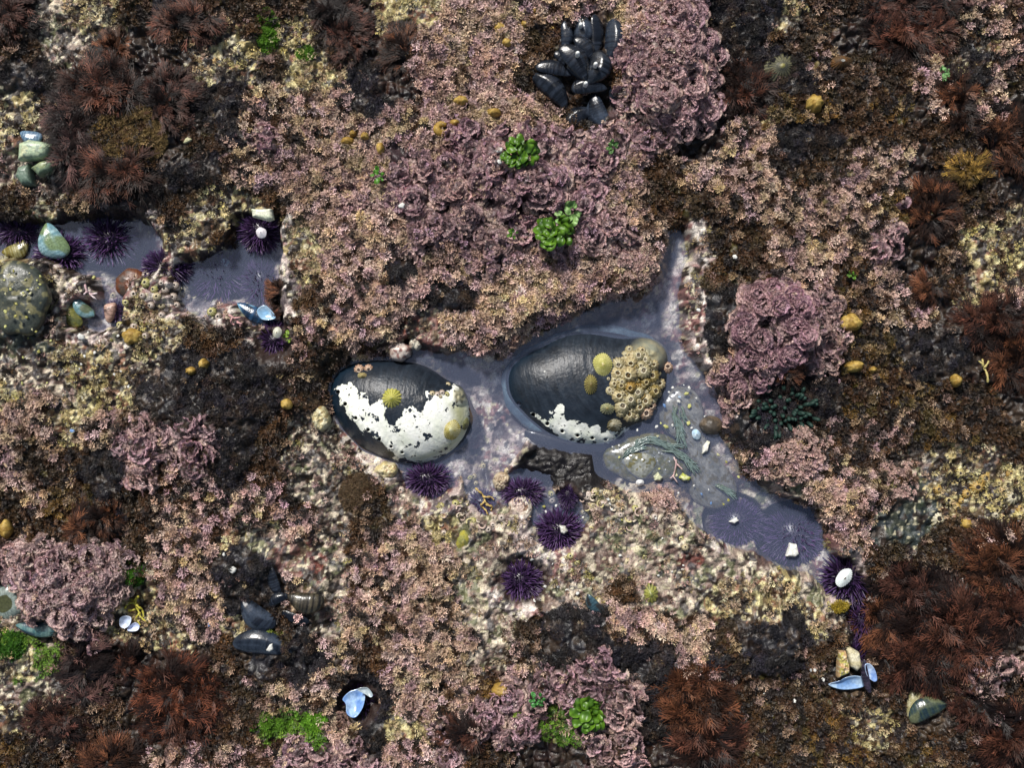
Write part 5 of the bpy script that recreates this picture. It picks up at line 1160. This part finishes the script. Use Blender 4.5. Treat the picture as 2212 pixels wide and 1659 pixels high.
anemone('sea_anemone', [(900, 230), (1020, 110), (1160, 60), (1330, 130), (1420, 330), (1400, 520), (1480, 720), (1620, 950), (1760, 1120), (1840, 1290), (1800, 1480), (1620, 1580), (1440, 1560), (1280, 1440), (1230, 1250), (1300, 1120), (1230, 950), (1100, 720), (960, 620), (860, 420)], 'O', -.013, .0115, (.13, .125, .10), (.20, .19, .16),
        'sand flecked grey anemone spread along the right bank beside the black abalone', cC=(.10, .08, .03),
        tents=[([(1080, 290), (1060, 420), (1110, 520), (1120, 620)], .012, 46), ([(1130, 300), (1160, 420)], .008, 8), ([(1560, 1260), (1650, 1310), (1720, 1350)], .008, 40)])
# closed anemone at the far left edge, low
gx_, gy_, gz_ = ground_at(*T('J', 60, 600))
me_, lo, _ = dome(TP('J', ell(40, 600, 115, 125, j=.05)), gz_ - .001, .011, p=3.5, q=.5, noise=.002, colfun=lambda x, y, r: np.where((r < .42)[..., None], np.array((.05, .055, .02)), np.array((.17, .21, .19))) * (1 + .15 * np.sin(np.arctan2(y - T('J', 40, 600)[1], x - T('J', 40, 600)[0]) * 30))[..., None], mat=M['flesh'], name='sea_anemone', n=120, nr=24)
obj('sea_anemone', me_, loc=lo, label='grey green anemone with an olive centre at the left edge near the bottom', cat='sea anemone')

# ------------------------------------------------------------ branching sprigs
def sprig(name, t, paths, r0, col, label, lift=.006, tipc=None, minz=-.002, knob=.25, cat='seaweed'):
    c = np.array(T(t, *paths[0][0])); gx_, gy_, gz_ = ground_at(*c); z = max(gz_, minz) + lift; cx, cy = W(*c, z); geo = []
    for p in paths:
        q = []
        for i in range(len(p) - 1):
            for f in np.linspace(0, 1, 5, endpoint=(i == len(p) - 2)): q.append((p[i][0] + (p[i + 1][0] - p[i][0]) * f, p[i][1] + (p[i + 1][1] - p[i][1]) * f))
        n_ = len(q); pts = [(W(*T(t, *v), z)[0] - cx, W(*T(t, *v), z)[1] - cy, .0016 * math.sin(i * .7) + .001) for i, v in enumerate(q)]
        V, Q, tt = tube(pts, [r0 * (1 + knob * math.sin(i * 2.2)) * (1 - .3 * i / n_) for i in range(n_)], 7); geo.append((V, Q, np.array(col) * (1 - tt[:, None]) + np.array(tipc or col) * tt[:, None]))
    V, Q, C = cat_geo(geo); return obj(name, mesh_np(name, V, Q, C, M['turf']), loc=(cx, cy, z), label=label, cat=cat)
sprig('coralline_sprig', 'O', [[(1080, 960), (1065, 1100), (1045, 1170), (1100, 1250)], [(1085, 1010), (1160, 1085)], [(1050, 1150), (1005, 1190)], [(1090, 1030), (1050, 930)]], .0009, (.44, .28, .27), 'pink forked sprig lying over both anemones', lift=.004, minz=-.002, tipc=(.55, .42, .4))
sprig('coralline_sprig', 'N', [[(1050, 960), (1080, 1050), (1130, 1090), (1190, 1140)], [(1080, 1040), (1040, 1080)], [(1110, 1080), (1200, 1065)]], .0012, (.44, .27, .28), 'pink sprig with a pale tip above the teal mussel', lift=.008, tipc=(.7, .6, .6))
sprig('coralline_sprig', 'E', [[(1420, 720), (1460, 745), (1490, 790)], [(1450, 740), (1490, 735)], [(1440, 730), (1430, 765), (1450, 780)], [(1470, 765), (1500, 775)]], .0013, (.46, .25, .24), 'coral pink sprig left of the dark blue mussel', lift=.006)
sprig('branching_seaweed', 'J', [[(850, 560), (840, 620), (870, 680), (920, 730)], [(840, 600), (790, 600), (740, 640)], [(800, 600), (770, 640), (720, 660)], [(860, 560), (830, 590), (780, 570)], [(870, 660), (840, 700), (870, 740)], [(845, 610), (880, 640), (890, 690)], [(800, 650), (840, 640)]], .0013, (.34, .30, .03), 'yellow branching seaweed above the white blue shells', lift=.009, tipc=(.44, .40, .06), knob=.4)
sprig('branching_seaweed', 'Q', [[(900, 410), (970, 470), (1000, 550), (1050, 600)], [(980, 500), (1060, 500), (1090, 530)], [(990, 550), (950, 590), (1010, 640), (1030, 690)], [(1010, 580), (1075, 600), (1060, 640)]], .0011, (.42, .30, .10), 'golden sprig lying on the submerged violet urchin', lift=.001, minz=0.0005, knob=.5)
sprig('branching_seaweed', 'I', [[(1985, 790), (1975, 720), (1950, 680), (1930, 660)], [(1965, 700), (1990, 660)], [(1955, 690), (1950, 650)]], .0012, (.40, .33, .12), 'pale yellow forked sprig beside the red tuft at right', lift=.012)
sprig('worm_tube', 'N', [[(1160, 860), (1150, 930), (1090, 990), (980, 1050), (880, 1075), (800, 1000), (760, 930)], [(760, 930), (700, 900), (650, 960), (600, 1000), (590, 1100), (540, 1180), (450, 1200)]], .0020, (.46, .45, .16), 'winding yellow green worm tube between boulder and left pool', lift=.002, minz=.001, cat='worm tube', tipc=(.42, .44, .14))
wl_ = []
for i in range(46):
    x, y = random.uniform(1500, 2190), random.uniform(190, 480)
    if i > 24: x, y = random.uniform(560, 1050), random.uniform(240, 420)
    gx_, gy_, gz_ = ground_at(*T('K', x, y))
    if gz_ < .001 or lump(*T('K', x, y), 1238, 1000, 118, 52, 1, 1) > 0: continue
    a0_ = random.random() * 6; R_ = random.uniform(.0022, .005); rr = random.uniform(.0008, .0013)
    pts = [(R_ * math.cos(a0_ + a) * (1 - .1 * a), R_ * math.sin(a0_ + a) * (1 - .1 * a), .001 + .0006 * a) for a in np.linspace(0, random.uniform(2.5, 5.2), 14)]
    V, Q, tt = tube(pts, [rr * (.6 + .5 * q / 13) for q in range(14)], 7); c = random.choice([(.5, .42, .32), (.48, .42, .2), (.46, .34, .28)])
    obj('worm_tube', mesh_np('worm_tube', V, Q, tile(c, len(V)) * (1 - .92 * (tt[:, None] > .97)), M['stone']), loc=(gx_, gy_, gz_), label='curled cream worm tube in the crust around the middle urchins', cat='worm tube', group='worm tubes around the middle urchins')

# ------------------------------------------------------------ green seaweeds
def lettuce(t, cx, cy, r, n_, label, lift=.004, cols=((.010, .045, .004), (.095, .20, .014)), name='sea_lettuce'):
    if t == 'B': r *= 1.25; lift += .003
    gx_, gy_, gz_ = ground_at(*T(t, cx, cy)); z = gz_ + lift; px, py = W(*T(t, cx, cy), z); R_ = TS(t, r) * K; geo = []
    for i in range(int(n_ * 1.3)):
        a = random.random() * 6.28; q = R_ * math.sqrt(random.random()) * .85; bx, by = q * math.cos(a), q * math.sin(a); s = R_ * random.uniform(.26, .5)
        nu, nv = 9, 9; u, v = np.meshgrid(np.linspace(-1, 1, nu), np.linspace(-1, 1, nv)); rr = np.sqrt(np.clip(1 - (u * u + v * v) * .3, .2, 1))
        e = random.uniform(.3, 1.0); X = u * rr * s; Y = v * rr * s * .72; Z = .24 * s * np.sin(u * random.uniform(2, 4) + i) * np.cos(v * 2.5 + i) + s * .25 * v
        ca, sa = math.cos(a), math.sin(a); ti = random.uniform(-.5, .7)
        Z2 = Z * math.cos(ti) + X * math.sin(ti); X2 = X * math.cos(ti) - Z * math.sin(ti)
        P_ = np.stack([bx + X2 * ca - Y * sa, by + X2 * sa + Y * ca, Z2 + .001 + (random.uniform(0, .3) + .25 * (1 - (q / R_) ** 2)) * R_], -1).reshape(-1, 3)
        Q = np.array([[b_ * nu + c, b_ * nu + c + 1, (b_ + 1) * nu + c + 1, (b_ + 1) * nu + c] for b_ in range(nv - 1) for c in range(nu - 1)])
        tcol = np.clip(sst(-1, 1, Z / s * 2) + random.uniform(-.2, .2), 0, 1).reshape(-1, 1); geo.append((P_, Q, np.array(cols[0]) * (1 - tcol) + np.array(cols[1]) * tcol))
    V, Q, C = cat_geo(geo); obj(name, mesh_np(name, V, Q, C, M['leaf']), loc=(px, py, z), label=label, cat='seaweed')
lettuce('B', 1130, 955, 85, 26, 'bright green sea lettuce in the middle of the central mound', lift=.008)
lettuce('B', 258, 1088, 42, 9, 'small green sea lettuce at the left of the central mound', lift=.008, cols=((.03, .11, .01), (.08, .22, .02)))
lettuce('B', 1340, 1440, 85, 26, 'largest green sea lettuce clump, low on the central mound', lift=.008)
lettuce('B', 1425, 1330, 62, 14, 'green sea lettuce fronds just above the largest clump', lift=.010, cols=((.10, .22, .05), (.25, .38, .14)))
lettuce('B', 1088, 1440, 36, 7, 'little green leaf left of the largest sea lettuce clump', lift=.008)
lettuce('B', 1700, 915, 34, 6, 'little green leaf below the mussel cluster', lift=.006, cols=((.03, .09, .02), (.08, .16, .04)))
lettuce('K', 1540, 1580, 110, 26, 'bright green sea lettuce at the bottom centre', lift=.008)
lettuce('K', 1230, 1500, 45, 10, 'dark green sea lettuce left of the bottom bright one', lift=.006, cols=((.02, .09, .02), (.05, .20, .04)))
lettuce('K', 1110, 1600, 36, 7, 'yellow green sea lettuce scrap at the very bottom centre', lift=.006, cols=((.12, .2, .02), (.22, .3, .04)))
lettuce('I', 1145, 130, 32, 6, 'small green leaf on pink turf right of the pool channel', lift=.008)
lettuce('C', 1710, 460, 46, 8, 'pale green leaf in the turf at upper right', lift=.006, cols=((.06, .18, .05), (.18, .32, .12)))
lettuce('E', 1795, 850, 36, 7, 'yellow green leaf beside the urchin left of the abalones', lift=.006, cols=((.08, .16, .01), (.2, .3, .03)))
def mossthing(t, cx, cy, rx, ry, label, cols=((.03, .10, .008), (.09, .20, .015))):
    D0 = np.array(T(t, cx, cy)); n_ = int(rx * ry / TILES[t][2] ** 2 * .55) + 60; a = rng.random(n_) * 6.28; q = np.sqrt(rng.random(n_))
    dx_ = D0[0] + TS(t, rx) * q * np.cos(a); dy_ = D0[1] + TS(t, ry) * q * np.sin(a); x, y = W(dx_, dy_, .02); z = gz(x, y); ox, oy, oz = float(x.mean()), float(y.mean()), float(z.mean())
    z = z + .003 * (1 - q * q)
    V, Q, C = instance(TUFTS, np.stack([x - ox, y - oy, z - oz], 1), frames(np.stack([np.cos(a) * q * .6, -np.sin(a) * q * .6, np.ones(n_)], 1), rng.random(n_) * 6), rng.uniform(.5, .95, n_) * .001, jit(tile(cols[0], n_)), jit(tile(cols[1], n_), .35))
    obj('green_moss', mesh_np('green_moss', V, Q, C, M['weed'], False), loc=(ox, oy, oz), label=label, cat='seaweed')
mossthing('A', 1660, 200, 62, 130, 'upright green mossy patch on the upper left rock')
mossthing('A', 1900, 330, 60, 40, 'small green mossy patch right of the upright one')
mossthing('J', 820, 410, 90, 80, 'dark green mossy patch right of the pink lobed coralline', ((.02, .07, .005), (.05, .15, .01)))
mossthing('J', 1690, 1350, 120, 55, 'wide bright green mossy patch near the bottom left', ((.02, .06, .005), (.09, .20, .015)))
mossthing('J', 1960, 1320, 75, 65, 'bright green mossy patch right of the wide one', ((.05, .13, .01), (.12, .28, .02)))
mossthing('J', 90, 860, 70, 80, 'dark green mossy patch at the lower left edge', ((.015, .05, .005), (.04, .12, .01)))
mossthing('J', 1710, 780, 45, 50, 'yellow green moss between the two slate mussels at lower left', ((.06, .10, .01), (.18, .22, .04)))
mossthing('L', 1080, 630, 50, 26, 'olive gold tuft on the spit between red weed and pool', ((.08, .06, .01), (.28, .2, .02)))
# finger seaweed
c0 = T('I', 730, 960); gx_, gy_, gz_ = ground_at(*c0); geo = []
for i in range(60):
    a = random.random() * 6.28; q = math.sqrt(random.random()) * .029; bx, by = q * math.cos(a) * 1.1, q * math.sin(a) * .75; d = np.array([math.cos(a) * (q / .029) * .9 + random.uniform(-.3, .3), math.sin(a) * (q / .029) * .9 + random.uniform(-.3, .3), .9]); L = random.uniform(.006, .011)
    pts = [np.array([bx, by, -.002]) + d * L * f + np.array([0, 0, -.002 * f * f]) for f in np.linspace(0, 1, 6)]
    V, Q, tt = tube(pts, [.0017, .0021, .0023, .0023, .0020, .0011], 8); geo.append((V, Q, np.array((.006, .014, .011)) * (1 - tt[:, None]) + np.array((.016, .042, .032)) * tt[:, None]))
V, Q, C = cat_geo(geo); obj('finger_seaweed', mesh_np('finger_seaweed', V, Q, C, M['weed']), loc=(gx_, gy_, gz_ + .004), label='dark green finger seaweed below the mauve star shaped coralline', cat='seaweed')

# ------------------------------------------------------------ coralline clumps that stand alone
def clump(t, lobes, label, tips=((.58, .385, .36), (.50, .31, .345)), base=(.06, .032, .038), name='coralline_clump', dome_=.7, lift=.0, sc=(.42, .72)):
    A = []
    for (x, y, r) in lobes:
        D0 = T(t, x, y); rD = TS(t, r); n_ = int(max(14, (rD * K) ** 2 * 3.14 / 1.7e-5)); a = rng.random(n_) * 6.28; q = np.sqrt(rng.random(n_)); rl = random.random()
        gx_, gy_, gz_ = ground_at(*D0)
        for aa, qq in zip(a, q):
            A.append((gx_ + rD * K * qq * math.cos(aa), gy_ + rD * K * qq * math.sin(aa), gz_ * .5 + .5 * float(gz(gx_ + rD * K * qq * math.cos(aa), gy_ + rD * K * qq * math.sin(aa))) + lift + dome_ * 1.25 * rD * K * (1 - qq ** 2.5) * (.5 + .8 * rl), D0[0] + rD * qq * math.cos(aa), D0[1] - rD * qq * math.sin(aa), math.cos(aa), -math.sin(aa), qq * .62, rl))
    A = np.array(A); V, Q, C = frond_bed(A[:, :3], A[:, 3], A[:, 4], A[:, 5], A[:, 6], A[:, 7], A[:, 8], tips, base, sc)
    n_ = len(A); dd = np.stack([A[:, 5] * A[:, 7], -A[:, 6] * A[:, 7], np.ones(n_)], 1)
    V2, Q2, C2 = instance(TUFTS, A[:, :3] + np.array([0, 0, .003]), frames(dd, rng.random(n_) * 6), rng.uniform(.45, .8, n_) * .001, jit(tile(base, n_) * 2), jit(tile(np.array(tips[0]) * 1.1, n_), .3))
    V, Q, C = cat_geo([(V, Q, C), (V2, Q2, C2)]); o = V.mean(0); o[2] = V[:, 2].min()
    obj(name, mesh_np(name, V - o, Q, C, M['turf'], False), loc=tuple(o), label=label, cat='coralline algae')
def lobes_in(poly, r0, r1, n_, seed):
    r = random.Random(seed); P = np.array(poly); o = []
    k = 0
    while len(o) < n_ and k < 5000:
        k += 1; x, y = r.uniform(P[:, 0].min(), P[:, 0].max()), r.uniform(P[:, 1].min(), P[:, 1].max()); q = r.uniform(r0, r1)
        if poly_sd(np.array([x]), np.array([y]), poly)[0] > q * .3 and all(math.hypot(x - a, y - b_) > (q + c) * .78 for a, b_, c in o): o.append((x, y, q))
    return o
PINKGREY = ((.58, .43, .40), (.48, .34, .35))
clump('J', lobes_in([(100, 250), (200, 210), (330, 230), (420, 260), (520, 210), (780, 200), (830, 260), (820, 370), (700, 460), (780, 520), (760, 600), (650, 640), (640, 720), (540, 740), (500, 800), (420, 790), (340, 700), (180, 620), (150, 540), (50, 430), (50, 330)], 40, 62, 70, 3), 'big pinkish grey lobed coralline clump at lower left', PINKGREY, (.10, .05, .06), lift=.003)
clump('C', lobes_in([(-180, 0), (40, 30), (160, 100), (250, 200), (300, 300), (345, 450), (300, 560), (330, 700), (200, 820), (60, 900), (-60, 880), (-100, 700), (-170, 620), (-130, 520), (-170, 440), (-90, 300), (-60, 150), (-200, 80)], 48, 80, 60, 4), 'large mauve ruffled coralline clump right of the mussel cluster', ((.60, .40, .39), (.50, .32, .355)), lift=.004)
RIM = ((.54, .37, .32), (.48, .31, .28))
clump('I', [(840, 1180, 90), (740, 1240, 85), (900, 1270, 85), (640, 1290, 70), (800, 1340, 80), (930, 1180, 60), (690, 1370, 60), (840, 1120, 60)], 'pale pink fine coralline mound on the right bank of the pool', RIM, (.16, .09, .08), lift=.0, dome_=.35, sc=(.25, .42))
clump('I', [(1100, 1500, 80), (1180, 1440, 55), (1030, 1440, 55), (1180, 1560, 55), (1040, 1570, 55), (1110, 1390, 45)], 'round pink coralline ball with a dark eye, left of a similar ball', RIM, (.14, .08, .07), dome_=.3, sc=(.25, .42))
clump('I', [(1430, 1400, 75), (1370, 1340, 55), (1490, 1340, 55), (1490, 1450, 55), (1380, 1460, 50)], 'round pink coralline ball near the yellow barnacles', RIM, (.14, .08, .07), dome_=.3, sc=(.25, .42))
clump('K', [(2010, 240, 58), (1975, 200, 36), (2050, 200, 36), (2045, 280, 34), (1975, 280, 34)], 'small pink fine coralline ball at the water edge below the anemones', RIM, (.16, .09, .08), dome_=.3, sc=(.25, .42))
clump('R', lobes_in([(600, 660), (720, 560), (900, 500), (1050, 520), (1130, 620), (1150, 740), (1090, 860), (900, 960), (700, 990), (600, 880)], 60, 90, 26, 6), 'pinkish tan coralline hump at the left bank of the pool channel', RIM, (.12, .07, .06), dome_=.3, sc=(.25, .42))
star = [(660 + 230 * math.cos(a) * random.uniform(.5, 1.1), 440 + 210 * math.sin(a) * random.uniform(.55, 1.15), random.uniform(55, 80)) for a in np.linspace(0, 6.28, 24)] + [(520, 250, 60), (500, 640, 60), (560, 780, 60), (400, 700, 60), (330, 760, 50), (440, 820, 45), (780, 260, 55)]
clump('I', star, 'mauve star shaped coralline spreading from a dark centre on the right bank', ((.52, .33, .34), (.44, .26, .31)), lift=.003)

# ------------------------------------------------------------ red-brown hairy tufts
def hair(t, cx, cy, rx, ry, label, L=.016, lean=(0, 0), n_=None, c0=(.030, .010, .007), c1=(.17, .052, .024), name='red_seaweed_tuft', group=None):
    D0 = np.array(T(t, cx, cy)); RX, RY = TS(t, rx), TS(t, ry); n_ = n_ or int(RX * RY * .27) + 150
    a = rng.random(n_) * 6.28; q = np.sqrt(rng.random(n_)) * (.74 + .22 * fbm(np.cos(a) * 3, np.sin(a) * 3, 1.0, int(cx) % 40 + 3, 2))
    dx_ = D0[0] + RX * q * np.cos(a); dy_ = D0[1] + RY * q * np.sin(a); x, y = W(dx_, dy_, .02); z = gz(x, y)
    ox, oy = W(D0[0], D0[1], .02); oz = float(gz(ox, oy)); z = z + .010 * (1 - q * q)
    cl = np.stack([fbm(dx_, dy_, 16, 151, 2) - .5, fbm(dx_, dy_, 16, 152, 2) - .5], 1) * 6.5
    d = np.stack([np.cos(a) * q * .8 + cl[:, 0] + lean[0], -np.sin(a) * q * .8 + cl[:, 1] + lean[1], .35 + .75 * (1 - q)], 1) + rng.normal(0, .18, (n_, 3)); d /= np.linalg.norm(d, axis=1, keepdims=True)
    Ln = L * rng.uniform(.5, 1.5, n_); side = np.cross(d, [0, 0, 1.0]); side /= np.linalg.norm(side, axis=1, keepdims=True) + 1e-9
    P0 = np.stack([x - ox, y - oy, z - oz], 1); Vs, Qs, Cs = [], [], []; off = 0
    t2 = fbm(dx_, dy_, 17, 153, 2); col1 = jit(np.array(c1) * (.10 + 1.5 * sst(.38, .66, t2) * (.3 + rng.random(n_) ** 2 * 1.3))[:, None], .3); col0 = tile(c0, n_)
    def ribbon(st, dd, ln, w, segs, ta, tb):
        nonlocal off
        rows = []; cols = []
        for i in range(segs + 1):
            f = i / segs; p = st + dd * (ln * f)[:, None] + np.array([0, 0, -1.0]) * (ln * f * f * .35)[:, None] + side * (np.sin(f * 5 + x * 900) * ln * .05)[:, None]
            ww = w * (1 - .7 * f); rows.append(p - side * ww / 2); rows.append(p + side * ww / 2)
            tt = ta + (tb - ta) * f; c = col0 * (1 - tt) + col1 * tt; cols += [c, c]
        V = np.stack(rows, 1).reshape(-1, 3); C = np.stack(cols, 1).reshape(-1, 3); k = 2 * (segs + 1)
        q_ = np.array([[2 * i, 2 * i + 1, 2 * i + 3, 2 * i + 2] for i in range(segs)]); Q = (q_[None] + (np.arange(n_) * k)[:, None, None]).reshape(-1, 4)
        Vs.append(V); Qs.append(Q + off); Cs.append(C); off += len(V)
    ribbon(P0, d, Ln, .0012, 3, 0, 1)
    for s in (-1, 1):
        for f0 in (.35, .62):
            st = P0 + d * (Ln * f0)[:, None] + np.array([0, 0, -1.0]) * (Ln * f0 * f0 * .35)[:, None]; dd = d + side * s * rng.uniform(.2, .5, (n_, 1)); dd /= np.linalg.norm(dd, axis=1, keepdims=True)
            ribbon(st, dd, Ln * .38, .0009, 1, f0, 1)
    V, Q, C = np.concatenate(Vs), np.concatenate(Qs), np.concatenate(Cs)
    obj(name, mesh_np(name, V, Q, C, M['weed'], False), loc=(ox, oy, oz), label=label, cat='seaweed')
RB = ((.004, .002, .002), (.095, .035, .021)); OR = ((.004, .002, .002), (.115, .043, .020)); DR = ((.003, .002, .002), (.065, .025, .017)); PR = ((.005, .003, .004), (.10, .05, .043))
for (t, x, y, rx, ry, L, lean, cc, lb) in [
    ('A', 680, 560, 250, 190, .019, (-.3, .35), RB, 'brown hairy tuft forming the upper part of the giant left tuft'),
    ('A', 480, 860, 120, 270, .019, (-.5, .05), PR, 'purplish brown hair along the left flank of the giant left tuft'),
    ('A', 760, 1090, 230, 130, .018, (-.1, -.3), RB, 'brown hair at the foot of the giant left tuft'),
    ('A', 1060, 620, 170, 190, .015, (.25, .1), DR, 'dark hair on the right flank of the giant left tuft'),
    ('A', 720, 320, 110, 80, .014, (-.2, .4), OR, 'rusty hair peeking above the giant left tuft'),
    ('A', 1180, 150, 190, 90, .015, (.1, .2), RB, 'brown hairy tuft at the top left by the dark rock'),
    ('A', 2080, 130, 130, 130, .014, (0, .1), DR, 'dark brown hairy tuft at the top, left of the small red one'),
    ('B', 400, 300, 95, 130, .015, (-.1, .4), OR, 'small fiery red brown tuft near the top, left of centre'),
    ('B', 70, 210, 110, 210, .013, (.1, .1), DR, 'dark red hair strip left of the small fiery tuft'),
    ('C', 480, 580, 140, 190, .018, (0, .35), RB, 'brush like red brown tuft right of the mauve clump'),
    ('C', 1480, 220, 240, 130, .018, (.1, -.1), RB, 'broad red brown tuft at the top right'),
    ('C', 1500, 60, 330, 80, .016, (.1, .1), DR, 'very dark tuft along the top edge at right'),
    ('C', 1770, 650, 95, 190, .015, (.2, .1), OR, 'orange brown upright tuft right of the pink turf'),
    ('C', 2080, 900, 170, 200, .017, (-.2, -.1), OR, 'ragged rusty tuft at the right edge, upper'),
    ('C', 1620, 1270, 130, 190, .016, (.2, .2), OR, 'rusty tuft beside pale coralline at right'),
    ('C', 1840, 1080, 110, 90, .013, (.2, .1), ((.05, .03, .006), (.24, .14, .03)), 'golden brown fine tuft above the rusty right one'),
    ('I', 2010, 420, 220, 150, .017, (-.2, .2), RB, 'feathery red brown tuft at the right edge, middle'),
    ('I', 2120, 650, 120, 170, .017, (.1, -.1), OR, 'bright rusty tuft at the right edge below the feathery one'),
    ('I', 1600, 240, 70, 100, .014, (0, .2), OR, 'small rusty tuft in turf right of the pink heads'),
    ('I', 740, 730, 70, 75, .011, (.1, .1), OR, 'small brown tuft above the dark finger seaweed'),
    ('J', 540, 100, 80, 110, .015, (0, .4), OR, 'orange brown tuft above the big pink lobed clump'),
    ('J', 700, 60, 70, 80, .013, (.4, .3), OR, 'small rusty tuft right of the orange brown one'),
    ('J', 560, 1020, 120, 220, .017, (.1, .3), PR, 'purplish brown tuft left of the round red tuft'),
    ('J', 800, 960, 110, 90, .013, (.3, .3), RB, 'brown tuft above left of the round red tuft'),
    ('J', 1130, 1200, 270, 270, .019, (0, 0), ((.004, .002, .002), (.125, .040, .020)), 'large round red brown tuft at lower left'),
    ('J', 700, 1560, 200, 110, .017, (0, .2), OR, 'rusty tuft at the bottom edge left'),
    ('J', 360, 1330, 200, 140, .014, (.1, .1), DR, 'dark brown tuft at the lower left corner'),
    ('L', 200, 1180, 180, 190, .021, (.1, .35), OR, 'tall orange brown tuft at the bottom, hanging below pale turf'),
    ('L', 250, 1430, 200, 130, .020, (.2, .1), RB, 'reddish brown hair at the bottom right of centre'),
    ('L', 1700, 760, 330, 240, .021, (-.35, .1), RB, 'wide swept red brown tuft covering the lower right'),
    ('L', 1480, 480, 190, 120, .019, (-.3, .15), DR, 'dark red tuft overhanging the keyhole shell urchin'),
    ('L', 2010, 330, 220, 180, .019, (-.1, .2), OR, 'rusty tuft below the yellow barnacles at the right edge'),
    ('L', 1500, 960, 210, 130, .018, (-.2, -.1), RB, 'red brown hair beside the cream rock fragment'),
    ('L', 2060, 620, 170, 170, .018, (.1, 0), RB, 'red brown hair at the right edge, lower'),
    ('L', 1280, 700, 120, 130, .018, (-.5, 0), OR, 'rusty fringe reaching left over the pinkish spit'),
    ('L', 2080, 1400, 190, 190, .018, (.1, .1), RB, 'reddish tuft in the bottom right corner'),
    ('L', 1850, 1230, 170, 110, .015, (.1, 0), DR, 'dark tuft right of the dark green mussel'),
    ('K', 780, 1680 - 20, 120, 70, .014, (0, .2), RB, 'brown tuft at the bottom centre left'),
    ('K', 2120, 1500, 110, 200, .019, (-.1, .3), OR, 'orange strands left of the tall bottom tuft'),
    ('E', 1690, 560, 60, 70, .010, (-.6, .1), OR, 'short orange brown fringe over the right bank of the left centre pool'),
    ('E', 1700, 700, 50, 60, .009, (-.6, 0), OR, 'short orange brown fringe touching the dark blue mussel'),
    ('A', 60, 90, 160, 130, .016, (.1, 0), DR, 'dark tuft in the top left corner')]:
    hair(t, x, y, rx, ry, lb, L, lean, c0=cc[0], c1=cc[1])
# bushy tan seaweed in the heart of the giant left tuft
mossthing('A', 800, 850, 250, 210, 'bushy golden tan seaweed in the heart of the giant left tuft', ((.05, .03, .012), (.20, .135, .055)))
mossthing('K', 140, 230, 130, 120, 'dark brown bushy seaweed below the yellowish knob', ((.015, .011, .008), (.10, .065, .035)))
